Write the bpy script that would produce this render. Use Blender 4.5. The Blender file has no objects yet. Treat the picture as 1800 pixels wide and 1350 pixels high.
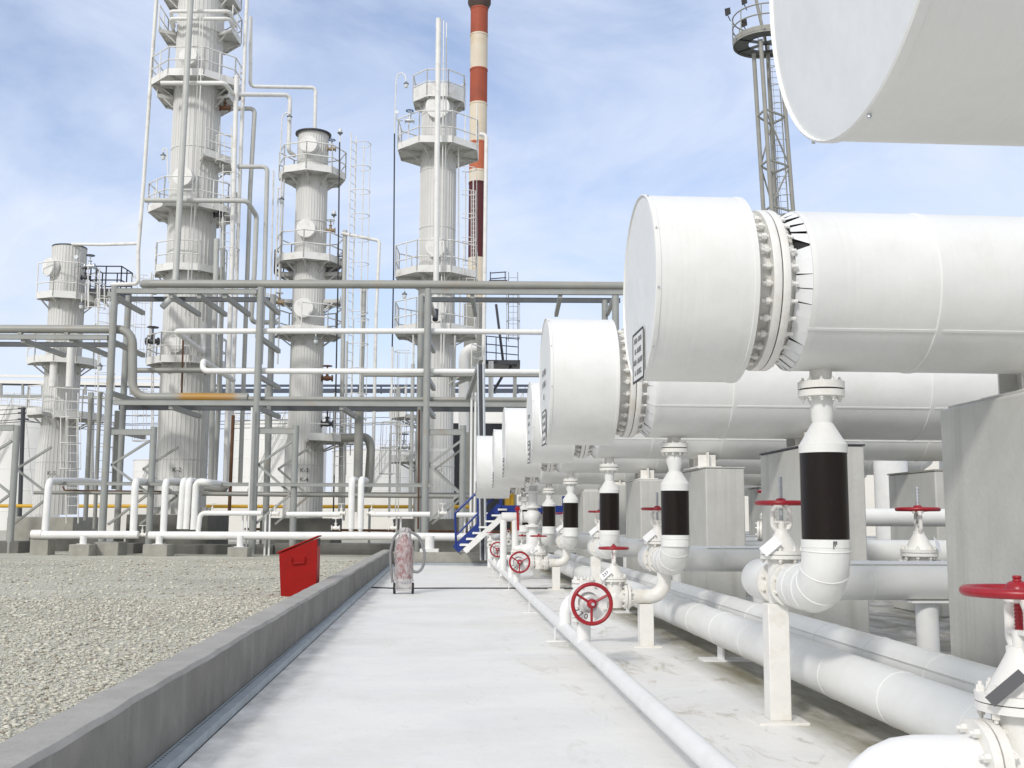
import bpy, math, random
import numpy as np
from mathutils import Vector, Matrix
R_ = math.radians
random.seed(7)
scene = bpy.context.scene
C = scene.collection
# ------------------------------------------------------------------ camera
F, CX, CY = 1900.0, 900.0, 675.0            # focal length and centre in photograph pixels
CAMH = 1.35
PITCH, ROLL = math.atan(237.6 / F), 0.0052
CAM = Vector((0, 0, CAMH))
FWD = Vector((0, math.cos(PITCH), math.sin(PITCH)))
_r, _u = Vector((1, 0, 0)), Vector((0, -math.sin(PITCH), math.cos(PITCH)))
RGT = _r * math.cos(ROLL) + _u * math.sin(ROLL)
UPV = _u * math.cos(ROLL) - _r * math.sin(ROLL)
cd = bpy.data.cameras.new('camera')
cd.sensor_width = 36; cd.lens = F / 1800 * 36; cd.clip_start = 0.05; cd.clip_end = 4000
cam = bpy.data.objects.new('camera', cd); C.objects.link(cam)
m = Matrix((RGT, UPV, -FWD)).transposed().to_4x4(); m.translation = CAM
cam.matrix_world = m
scene.camera = cam

def ray(px, py):
    return RGT * ((px - CX) / F) - UPV * ((py - CY) / F) + FWD
def W(px, py, D):                            # world point seen at that spot, D metres ahead
    d = ray(px, py); return CAM + d * (D / d.y)
_d = ray(781, 912)
AN = math.atan2(-_d.x, _d.y)                 # heading of the walkway
WX, WY = Vector((math.cos(AN), math.sin(AN), 0)), Vector((-math.sin(AN), math.cos(AN), 0))
def N(x, y, z=0):                            # walkway coordinates to world
    return WX * x + WY * y + Vector((0, 0, z))
# ------------------------------------------------------------------ light
SUN_EL = R_(35)
sd = (WX * -0.50 + WY * -0.87).normalized()  # horizontal direction towards the sun
sun_dir = sd * math.cos(SUN_EL) + Vector((0, 0, math.sin(SUN_EL)))
ld = bpy.data.lights.new('sun', 'SUN'); ld.energy = 1.85; ld.angle = R_(7); ld.color = (1, .968, .925)
lo = bpy.data.objects.new('sun', ld); C.objects.link(lo)
lo.rotation_euler = sun_dir.to_track_quat('Z', 'Y').to_euler()
world = bpy.data.worlds.new('World'); scene.world = world; world.use_nodes = True
wn, wl = world.node_tree.nodes, world.node_tree.links
wn.clear()
wo = wn.new('ShaderNodeOutputWorld'); bg = wn.new('ShaderNodeBackground')
sky = wn.new('ShaderNodeTexSky'); sky.sky_type = 'NISHITA'; sky.sun_disc = False
sky.sun_elevation = SUN_EL; sky.sun_rotation = math.atan2(sun_dir.x, sun_dir.y)
sky.air_density = 1.0; sky.dust_density = 1.2; sky.ozone_density = 2.0
tc = wn.new('ShaderNodeTexCoord'); mp = wn.new('ShaderNodeMapping'); mp.inputs['Scale'].default_value = (2.2, 2.2, 4.2)
mp.inputs['Rotation'].default_value = (0.0, 0.28, 0.5)
nz = wn.new('ShaderNodeTexNoise'); nz.inputs['Scale'].default_value = 2.0; nz.inputs['Detail'].default_value = 9; nz.inputs['Roughness'].default_value = .58; nz.inputs['Distortion'].default_value = .5
cr = wn.new('ShaderNodeValToRGB'); cr.color_ramp.elements[0].position = .30; cr.color_ramp.elements[1].position = .70
cr.color_ramp.elements[0].color = (.25, .25, .25, 1); cr.color_ramp.elements[1].color = (.88, .88, .88, 1)
sx = wn.new('ShaderNodeSeparateXYZ'); mr = wn.new('ShaderNodeMapRange')
mr.inputs['From Min'].default_value = 0; mr.inputs['From Max'].default_value = .38; mr.inputs['To Min'].default_value = .55; mr.inputs['To Max'].default_value = 0
mxf = wn.new('ShaderNodeMath'); mxf.operation = 'ADD'; mxf.use_clamp = True
mix = wn.new('ShaderNodeMixRGB'); mix.inputs['Color2'].default_value = (7.7, 8.45, 10.1, 1)
boost = wn.new('ShaderNodeMixRGB'); boost.blend_type = 'MULTIPLY'; boost.inputs['Fac'].default_value = 1; boost.inputs['Color2'].default_value = (1.5, 1.56, 1.7, 1)
wl.new(tc.outputs['Generated'], mp.inputs['Vector']); wl.new(mp.outputs['Vector'], nz.inputs['Vector'])
wl.new(nz.outputs['Fac'], cr.inputs['Fac']); wl.new(tc.outputs['Generated'], sx.inputs['Vector'])
wl.new(sx.outputs['Z'], mr.inputs['Value']); wl.new(cr.outputs['Color'], mxf.inputs[0]); wl.new(mr.outputs['Result'], mxf.inputs[1])
wl.new(sky.outputs['Color'], boost.inputs['Color1']); wl.new(boost.outputs['Color'], mix.inputs['Color1'])
dt = wn.new('ShaderNodeVectorMath'); dt.operation = 'DOT_PRODUCT'; dt.inputs[1].default_value = tuple(sun_dir)
wl.new(tc.outputs['Generated'], dt.inputs[0])
gl = wn.new('ShaderNodeMapRange'); gl.interpolation_type = 'SMOOTHSTEP'; gl.inputs['From Min'].default_value = -.15; gl.inputs['From Max'].default_value = .75; gl.inputs['To Min'].default_value = 0; gl.inputs['To Max'].default_value = .85
wl.new(dt.outputs['Value'], gl.inputs['Value'])
veil = wn.new('ShaderNodeMixRGB'); veil.inputs['Color2'].default_value = (9.5, 9.6, 9.7, 1)  # white haze added in the unseen sky behind the camera, lighting the vessels
wl.new(mxf.outputs['Value'], mix.inputs['Fac']); wl.new(mix.outputs['Color'], veil.inputs['Color1']); wl.new(gl.outputs['Result'], veil.inputs['Fac']); wl.new(veil.outputs['Color'], bg.inputs['Color'])
bg.inputs['Strength'].default_value = .1
wl.new(bg.outputs['Background'], wo.inputs['Surface'])
vs = scene.view_settings; vs.view_transform = 'Standard'; vs.look = 'None'; vs.exposure = 0.06; vs.gamma = 1
scene.cycles.max_bounces = 8; scene.cycles.use_denoising = True
# ------------------------------------------------------------------ materials
def mat(name, col, rough=.5, metal=0, var=.0, vscale=3.0, dirt=None, dscale=1.2, damt=.35, bump=0, bscale=30, streak=False, coat=0, spec=.5, space='Object', dlo=.52, dhi=.72, stretch=(1, 1, 1)):
    M = bpy.data.materials.new(name); M.use_nodes = True
    n, l = M.node_tree.nodes, M.node_tree.links
    b = n['Principled BSDF']; b.inputs['Roughness'].default_value = rough; b.inputs['Metallic'].default_value = metal
    b.inputs['Specular IOR Level'].default_value = spec
    if coat: b.inputs['Coat Weight'].default_value = coat; b.inputs['Coat Roughness'].default_value = .15
    co = n.new('ShaderNodeTexCoord'); v = co.outputs[space]
    mpn = n.new('ShaderNodeMapping'); mpn.inputs['Scale'].default_value = (9, 9, .5) if streak else stretch
    l.new(v, mpn.inputs['Vector'])
    src = None
    c = n.new('ShaderNodeRGB'); c.outputs[0].default_value = (*col, 1); src = c.outputs[0]
    if var:
        t = n.new('ShaderNodeTexNoise'); t.inputs['Scale'].default_value = vscale; t.inputs['Detail'].default_value = 6; t.inputs['Roughness'].default_value = .62
        l.new(v, t.inputs['Vector'])
        r = n.new('ShaderNodeMapRange'); r.inputs['From Min'].default_value = .3; r.inputs['From Max'].default_value = .7
        r.inputs['To Min'].default_value = 1 - var; r.inputs['To Max'].default_value = 1 + var * .6
        l.new(t.outputs['Fac'], r.inputs['Value'])
        mm = n.new('ShaderNodeMixRGB'); mm.blend_type = 'MULTIPLY'; mm.inputs['Fac'].default_value = 1
        l.new(src, mm.inputs['Color1']); l.new(r.outputs['Result'], mm.inputs['Color2']); src = mm.outputs['Color']
    if dirt:
        t = n.new('ShaderNodeTexNoise'); t.inputs['Scale'].default_value = dscale; t.inputs['Detail'].default_value = 8; t.inputs['Roughness'].default_value = .65
        l.new(mpn.outputs['Vector'], t.inputs['Vector'])
        r = n.new('ShaderNodeMapRange'); r.inputs['From Min'].default_value = dlo; r.inputs['From Max'].default_value = dhi
        r.inputs['To Min'].default_value = 0; r.inputs['To Max'].default_value = damt
        l.new(t.outputs['Fac'], r.inputs['Value'])
        mm = n.new('ShaderNodeMixRGB'); mm.inputs['Color2'].default_value = (*dirt, 1)
        l.new(r.outputs['Result'], mm.inputs['Fac']); l.new(src, mm.inputs['Color1']); src = mm.outputs['Color']
    l.new(src, b.inputs['Base Color'])
    if bump:
        t = n.new('ShaderNodeTexNoise'); t.inputs['Scale'].default_value = bscale; t.inputs['Detail'].default_value = 5
        l.new(v, t.inputs['Vector'])
        bp = n.new('ShaderNodeBump'); bp.inputs['Strength'].default_value = 1; bp.inputs['Distance'].default_value = bump
        l.new(t.outputs['Fac'], bp.inputs['Height']); l.new(bp.outputs['Normal'], b.inputs['Normal'])
    return M
MAT = dict(
    jacket=mat('white_jacket_paint', (.78, .78, .755), .4, var=.05, vscale=2.2, dirt=(.62, .60, .54), dscale=2.5, damt=.22, bump=.006, bscale=4.5),
    end=mat('white_end_cover_paint', (.78, .79, .79), .42, var=.05, vscale=3, dirt=(.55, .54, .52), dscale=3, damt=.2, bump=.012, bscale=3.2),
    neck=mat('stained_neck_paint', (.72, .71, .68), .5, var=.1, vscale=4, dirt=(.40, .31, .17), dscale=3.5, damt=.6, dlo=.48),
    white=mat('white_paint', (.80, .80, .785), .4, var=.05, vscale=5, dirt=(.55, .50, .42), dscale=3, damt=.22, bump=.002, bscale=12),
    cream=mat('cream_paint', (.79, .776, .735), .42, var=.06, vscale=8, dirt=(.45, .34, .19), dscale=5, damt=.3, bump=.002, bscale=40),
    clad=mat('tower_cladding', (.67, .665, .64), .5, var=.06, vscale=.8, dirt=(.42, .40, .35), dscale=.6, damt=.4, streak=True, dlo=.55, dhi=.8),
    towerwhite=mat('tower_white_paint', (.78, .775, .75), .5, var=.06, vscale=2, dirt=(.34, .27, .18), dscale=2.5, damt=.4),
    towergrey=mat('tower_pipe_paint', (.50, .505, .48), .5, var=.10, vscale=1.5, dirt=(.30, .26, .20), dscale=1.2, damt=.4, streak=True),
    under=mat('weathered_deck_steel', (.58, .575, .55), .6, var=.2, vscale=4),
    grey=mat('grey_rack_paint', (.315, .325, .31), .45, var=.12, vscale=1.5, dirt=(.30, .20, .10), dscale=1.4, damt=.45, dlo=.56),
    rearbeam=mat('dark_grey_beam', (.085, .093, .10), .5, var=.2, vscale=2),  # darker grey than the front beams, also on the mast deck
    greypipe=mat('grey_pipe_paint', (.31, .31, .285), .45, var=.12, vscale=1.2, dirt=(.30, .22, .12), dscale=1.0, damt=.35),
    concrete=mat('pier_concrete', (.52, .515, .48), .8, var=.10, vscale=2.2, dirt=(.33, .32, .27), dscale=.5, damt=.5, streak=True, bump=.004, bscale=25),
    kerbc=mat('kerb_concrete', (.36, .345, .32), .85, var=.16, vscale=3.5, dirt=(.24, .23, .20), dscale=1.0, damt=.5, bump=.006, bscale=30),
    plinth=mat('plinth_concrete', (.15, .147, .13), .85, var=.3, vscale=1.3, dirt=(.10, .10, .09), dscale=.8, damt=.6),
    block=mat('block_concrete', (.34, .33, .29), .85, var=.2, vscale=3),
    red=mat('red_enamel', (.30, .004, .002), .5, var=.1, vscale=6, dirt=(.16, .012, .008), dscale=4, damt=.5, spec=.25),
    wheel=mat('handwheel_red', (.33, .008, .018), .35, var=.12, vscale=25, dirt=(.15, .02, .02), dscale=30, damt=.5),
    band=mat('brown_black_wrap', (.0085, .0045, .003), .3, var=.2, vscale=30, dirt=(.05, .036, .03), dscale=40, damt=.2, spec=.3, bump=.0005, bscale=60, stretch=(1, 1, .3), dlo=.6),
    black=mat('black_rubber', (.012, .012, .013), .6),
    dark=mat('dark_steel', (.045, .047, .055), .5, var=.2, vscale=4),
    bluebeam=mat('dark_blue_grey_steel', (.07, .085, .12), .55, var=.2, vscale=.5),
    blue=mat('blue_paint', (.006, .028, .20), .4, var=.1, vscale=4),
    chan=mat('channel_zinc', (.40, .455, .50), .45, metal=.35, var=.2, vscale=6, dirt=(.22, .22, .2), dscale=3, damt=.5),
    galv=mat('galvanised_steel', (.55, .58, .60), .42, metal=.55, var=.15, vscale=20),
    rust=mat('rusted_steel', (.13, .06, .03), .8, var=.3, vscale=6),
    yellow=mat('yellow_paint', (.62, .36, .02), .5, var=.1, vscale=1),
    tank=mat('tank_white_paint', (.80, .79, .765), .5, var=.04, vscale=.3, dirt=(.6, .57, .5), dscale=.3, damt=.3),
    wallw=mat('whitewashed_wall', (.74, .72, .68), .8, var=.08, vscale=.4),
    chred=mat('chimney_red', (.36, .075, .035), .7, var=.15, vscale=.7, dirt=(.15, .05, .03), dscale=.5, damt=.5),
    chorange=mat('chimney_faded_orange', (.48, .13, .06), .7, var=.15, vscale=.8),
    chwhite=mat('chimney_cream', (.68, .60, .48), .7, var=.1, vscale=.6, dirt=(.5, .33, .13), dscale=.5, damt=.6),
    chdark=mat('chimney_dark_red', (.085, .014, .016), .7, var=.2, vscale=2, dirt=(.55, .48, .42), dscale=3, damt=.6, dlo=.64),
    chcap=mat('chimney_cap_soot', (.085, .055, .045), .8, var=.2),
    mast=mat('mast_paint', (.31, .305, .275), .6, var=.12, vscale=2),
    text=mat('stencil_black', (.02, .02, .022), .6),
    textgrey=mat('stencil_faded', (.22, .22, .23), .6),
    brass=mat('valve_bronze', (.30, .22, .13), .5, var=.2, vscale=20),
    bluevalve=mat('blue_grey_valve', (.05, .10, .20), .5),
    lampgrey=mat('lamp_grey_enamel', (.17, .19, .21), .45),
    hose=mat('grey_hose_rubber', (.24, .24, .245), .6, var=.15, vscale=8),
    glass=mat('lamp_glass', (.65, .68, .68), .1, spec=.8),
)
def rust_mat():
    M = mat('rust_stained_grey', (.31, .31, .285), .5, var=.12, vscale=1.5); n, l = M.node_tree.nodes, M.node_tree.links; b = n['Principled BSDF']; src = b.inputs['Base Color'].links[0].from_socket
    co = n.new('ShaderNodeTexCoord'); sp = n.new('ShaderNodeSeparateXYZ'); l.new(co.outputs['Generated'], sp.inputs['Vector'])
    t = n.new('ShaderNodeTexNoise'); t.inputs['Scale'].default_value = 1.1; t.inputs['Detail'].default_value = 8; l.new(co.outputs['Object'], t.inputs['Vector'])
    r = n.new('ShaderNodeValToRGB'); e = r.color_ramp.elements; e[0].position = .05; e[0].color = (0, 0, 0, 1); e[1].position = .95; e[1].color = (0, 0, 0, 1)
    for p_, c_ in ((.2, .9), (.45, 1), (.8, .8)): k = e.new(p_); k.color = (c_, c_, c_, 1)
    l.new(sp.outputs['X'], r.inputs['Fac']); m1 = n.new('ShaderNodeMath'); m1.operation = 'MULTIPLY_ADD'; m1.inputs[1].default_value = 1.0; m1.inputs[2].default_value = -.25; l.new(t.outputs['Fac'], m1.inputs[0])
    m2 = n.new('ShaderNodeMath'); m2.operation = 'ADD'; m2.use_clamp = True; l.new(r.outputs['Color'], m2.inputs[0]); l.new(m1.outputs[0], m2.inputs[1])
    m3 = n.new('ShaderNodeMath'); m3.operation = 'MULTIPLY'; l.new(m2.outputs[0], m3.inputs[0]); l.new(r.outputs['Color'], m3.inputs[1])
    mm = n.new('ShaderNodeMixRGB'); mm.inputs['Color2'].default_value = (.40, .21, .035, 1); l.new(m3.outputs[0], mm.inputs['Fac']); l.new(src, mm.inputs['Color1']); l.new(mm.outputs['Color'], b.inputs['Base Color']); return M
MAT['rustpipe'] = rust_mat()
# plastic film round the extinguisher
M = bpy.data.materials.new('plastic_film'); M.use_nodes = True; b = M.node_tree.nodes['Principled BSDF']
b.inputs['Base Color'].default_value = (.60, .57, .57, 1); b.inputs['Roughness'].default_value = .2
t = M.node_tree.nodes.new('ShaderNodeTexNoise'); t.inputs['Scale'].default_value = 7; t.inputs['Detail'].default_value = 5; t.inputs['Distortion'].default_value = 2.5
mpn = M.node_tree.nodes.new('ShaderNodeMapping'); mpn.inputs['Scale'].default_value = (1, 1, .7); mpn.inputs['Rotation'].default_value = (.5, .8, 0)
tcn = M.node_tree.nodes.new('ShaderNodeTexCoord'); M.node_tree.links.new(tcn.outputs['Object'], mpn.inputs['Vector']); M.node_tree.links.new(mpn.outputs['Vector'], t.inputs['Vector'])
mrn = M.node_tree.nodes.new('ShaderNodeMapRange'); mrn.inputs['From Min'].default_value = .38; mrn.inputs['From Max'].default_value = .62; mrn.inputs['To Min'].default_value = .30; mrn.inputs['To Max'].default_value = .72
M.node_tree.links.new(t.outputs['Fac'], mrn.inputs['Value']); M.node_tree.links.new(mrn.outputs['Result'], b.inputs['Alpha'])
bp = M.node_tree.nodes.new('ShaderNodeBump'); bp.inputs['Distance'].default_value = .03
M.node_tree.links.new(t.outputs['Fac'], bp.inputs['Height']); M.node_tree.links.new(bp.outputs['Normal'], b.inputs['Normal'])
MAT['film'] = M
def lap_lines(M):
    n, l = M.node_tree.nodes, M.node_tree.links; b = n['Principled BSDF']; old = b.inputs['Normal'].links[0].from_node
    co = n.new('ShaderNodeTexCoord'); mp_ = n.new('ShaderNodeMapping'); mp_.inputs['Scale'].default_value = (26, .5, .5); l.new(co.outputs['Object'], mp_.inputs['Vector'])
    t = n.new('ShaderNodeTexNoise'); t.inputs['Scale'].default_value = 1.2; t.inputs['Detail'].default_value = 3; l.new(mp_.outputs['Vector'], t.inputs['Vector'])
    bp = n.new('ShaderNodeBump'); bp.inputs['Distance'].default_value = .0025; l.new(t.outputs['Fac'], bp.inputs['Height']); l.new(old.outputs['Normal'], bp.inputs['Normal']); l.new(bp.outputs['Normal'], b.inputs['Normal'])
lap_lines(MAT['jacket'])
# white painted slab with traffic stains
def slab_mat():
    M = bpy.data.materials.new('white_painted_slab'); M.use_nodes = True
    n, l = M.node_tree.nodes, M.node_tree.links; b = n['Principled BSDF']; b.inputs['Roughness'].default_value = .55
    co = n.new('ShaderNodeTexCoord'); v = co.outputs['Object']
    def noise(sc, det, stretch=(1, 1, 1), dist=0):
        mp_ = n.new('ShaderNodeMapping'); mp_.inputs['Scale'].default_value = stretch; l.new(v, mp_.inputs['Vector'])
        t = n.new('ShaderNodeTexNoise'); t.inputs['Scale'].default_value = sc; t.inputs['Detail'].default_value = det; t.inputs['Roughness'].default_value = .68; t.inputs['Distortion'].default_value = dist
        l.new(mp_.outputs['Vector'], t.inputs['Vector']); return t.outputs['Fac']
    def rng(s, a, b_, lo, hi):
        r = n.new('ShaderNodeMapRange'); r.inputs['From Min'].default_value = a; r.inputs['From Max'].default_value = b_; r.inputs['To Min'].default_value = lo; r.inputs['To Max'].default_value = hi
        l.new(s, r.inputs['Value']); return r.outputs['Result']
    def mixc(f, a, col):
        mm = n.new('ShaderNodeMixRGB'); mm.inputs['Color2'].default_value = (*col, 1); l.new(f, mm.inputs['Fac']); l.new(a, mm.inputs['Color1']); return mm.outputs['Color']
    c = n.new('ShaderNodeRGB'); c.outputs[0].default_value = (.80, .785, .75, 1); s = c.outputs[0]
    s = mixc(rng(noise(.9, 8, (.8, 1.2, 1), .6), .40, .66, 0, .5), s, (.66, .66, .655)); s = mixc(rng(noise(.55, 5), .5, .7, 0, .45), s, (.66, .62, .53))
    s = mixc(rng(noise(5, 10, (.6, 1.3, 1)), .60, .78, 0, .38), s, (.45, .44, .41)); s = mixc(rng(noise(26, 4), .68, .76, 0, .55), s, (.33, .31, .28)); s = mixc(rng(noise(2.6, 12, (1.6, .5, 1), 2.5), .60, .72, 0, .35), s, (.47, .46, .43))
    s = mixc(rng(noise(2.3, 10, (1, .35, 1), 1.2), .64, .76, 0, .55), s, (.36, .33, .25))
    sp = n.new('ShaderNodeSeparateXYZ'); l.new(v, sp.inputs['Vector'])
    edge = rng(sp.outputs['X'], -1.42, -.95, .9, 0); ed2 = rng(noise(3.5, 9, (1, .6, 1)), .35, .65, 0, 1); me_ = n.new('ShaderNodeMath'); me_.operation = 'MULTIPLY'; l.new(edge, me_.inputs[0]); l.new(ed2, me_.inputs[1]); s = mixc(me_.outputs[0], s, (.34, .33, .30))  # dirt and a shadow line beside the channel, both put into the colour
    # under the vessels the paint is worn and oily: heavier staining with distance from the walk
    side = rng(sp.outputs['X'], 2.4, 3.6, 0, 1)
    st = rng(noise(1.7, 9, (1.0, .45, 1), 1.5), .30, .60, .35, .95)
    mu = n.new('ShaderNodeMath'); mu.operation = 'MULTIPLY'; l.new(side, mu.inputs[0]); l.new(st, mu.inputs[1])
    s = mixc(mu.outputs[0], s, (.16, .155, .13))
    ln = rng(sp.outputs['X'], .3, 1.7, 0, 1); st2 = rng(noise(3.1, 9, (1.2, .4, 1), 1), .55, .70, 0, .7)
    mu2 = n.new('ShaderNodeMath'); mu2.operation = 'MULTIPLY'; l.new(ln, mu2.inputs[0]); l.new(st2, mu2.inputs[1])
    s = mixc(mu2.outputs[0], s, (.30, .25, .13))
    jm = n.new('ShaderNodeMath'); jm.operation = 'PINGPONG'; jm.inputs[1].default_value = 2.75; l.new(sp.outputs['Y'], jm.inputs[0])
    jn = n.new('ShaderNodeMath'); jn.operation = 'MULTIPLY_ADD'; jn.inputs[1].default_value = .05; l.new(noise(6, 5), jn.inputs[0]); l.new(jm.outputs[0], jn.inputs[2])
    s = mixc(rng(jn.outputs[0], .020, .034, .55, 0), s, (.34, .33, .31))
    s = mixc(rng(noise(1.1, 10, (1.2, .8, 1), 2.0), .66, .72, 0, .35), s, (.50, .45, .36))
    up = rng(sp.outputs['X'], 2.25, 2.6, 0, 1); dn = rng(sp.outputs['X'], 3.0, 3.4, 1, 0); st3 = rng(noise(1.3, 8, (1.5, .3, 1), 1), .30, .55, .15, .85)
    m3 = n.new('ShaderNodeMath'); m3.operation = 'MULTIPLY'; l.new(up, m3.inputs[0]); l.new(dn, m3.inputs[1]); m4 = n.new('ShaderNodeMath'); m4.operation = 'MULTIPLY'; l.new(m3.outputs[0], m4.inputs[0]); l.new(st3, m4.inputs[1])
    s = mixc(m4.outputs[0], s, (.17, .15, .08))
    l.new(s, b.inputs['Base Color'])
    bp = n.new('ShaderNodeBump'); bp.inputs['Distance'].default_value = .006; l.new(noise(9, 6), bp.inputs['Height']); l.new(bp.outputs['Normal'], b.inputs['Normal'])
    return M
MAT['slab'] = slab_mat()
def kerb_shade_mat():                              # concrete darkened to paint in the inner face's shade, with pale lime runs
    M = mat('kerb_shade_runs', (.205, .198, .178), .85, var=.25, vscale=2.0, dirt=(.36, .35, .32), dscale=1.3, damt=.6, bump=.006, bscale=28, stretch=(0.1, 3.6, .30), dlo=.55, dhi=.80)
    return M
MAT['kerb'] = kerb_shade_mat()
def gravel_mat():
    M = bpy.data.materials.new('crushed_limestone'); M.use_nodes = True
    n, l = M.node_tree.nodes, M.node_tree.links; b = n['Principled BSDF']; b.inputs['Roughness'].default_value = .9
    co = n.new('ShaderNodeTexCoord'); v = co.outputs['Object']
    vo = n.new('ShaderNodeTexVoronoi'); vo.inputs['Scale'].default_value = 34; l.new(v, vo.inputs['Vector'])
    vo2 = n.new('ShaderNodeTexVoronoi'); vo2.inputs['Scale'].default_value = 80; l.new(v, vo2.inputs['Vector'])
    sp = n.new('ShaderNodeSeparateColor'); l.new(vo.outputs['Color'], sp.inputs['Color'])
    r = n.new('ShaderNodeValToRGB'); e = r.color_ramp.elements
    e[0].position = 0; e[0].color = (.32, .305, .245, 1); e[1].position = 1; e[1].color = (.70, .685, .60, 1)
    for p_, c_ in ((.18, (.50, .48, .395)), (.6, (.62, .60, .505)), (.9, (.55, .53, .45))):
        k = e.new(p_); k.color = (*c_, 1)
    l.new(sp.outputs['Red'], r.inputs['Fac'])
    t = n.new('ShaderNodeTexNoise'); t.inputs['Scale'].default_value = .35; t.inputs['Detail'].default_value = 9; t.inputs['Roughness'].default_value = .7; l.new(v, t.inputs['Vector'])
    mr_ = n.new('ShaderNodeMapRange'); mr_.inputs['From Min'].default_value = .3; mr_.inputs['From Max'].default_value = .7; mr_.inputs['To Min'].default_value = .68; mr_.inputs['To Max'].default_value = 1.15
    l.new(t.outputs['Fac'], mr_.inputs['Value'])
    mm = n.new('ShaderNodeMixRGB'); mm.blend_type = 'MULTIPLY'; mm.inputs['Fac'].default_value = 1; l.new(r.outputs['Color'], mm.inputs['Color1']); l.new(mr_.outputs['Result'], mm.inputs['Color2'])
    l.new(mm.outputs['Color'], b.inputs['Base Color'])
    ad = n.new('ShaderNodeMath'); ad.operation = 'MULTIPLY_ADD'; ad.inputs[1].default_value = .5; l.new(vo2.outputs['Distance'], ad.inputs[0]); l.new(vo.outputs['Distance'], ad.inputs[2])
    bp = n.new('ShaderNodeBump'); bp.inputs['Distance'].default_value = .018; bp.invert = True; l.new(ad.outputs[0], bp.inputs['Height']); l.new(bp.outputs['Normal'], b.inputs['Normal'])
    return M
MAT['gravel'] = gravel_mat()
def stone_mat():
    M = bpy.data.materials.new('limestone_chips'); M.use_nodes = True
    n, l = M.node_tree.nodes, M.node_tree.links; b = n['Principled BSDF']; b.inputs['Roughness'].default_value = .9
    a = n.new('ShaderNodeAttribute'); a.attribute_name = 'tone'
    r = n.new('ShaderNodeValToRGB'); e = r.color_ramp.elements
    e[0].position = 0; e[0].color = (.24, .21, .16, 1); e[1].position = 1; e[1].color = (.64, .63, .56, 1)
    for p_, c_ in ((.08, (.46, .44, .36)), (.5, (.58, .56, .47)), (.88, (.65, .63, .54)), (.96, (.30, .22, .17))):
        k = e.new(p_); k.color = (*c_, 1)
    l.new(a.outputs['Fac'], r.inputs['Fac']); l.new(r.outputs['Color'], b.inputs['Base Color'])
    return M
MAT['stones'] = stone_mat()
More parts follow.
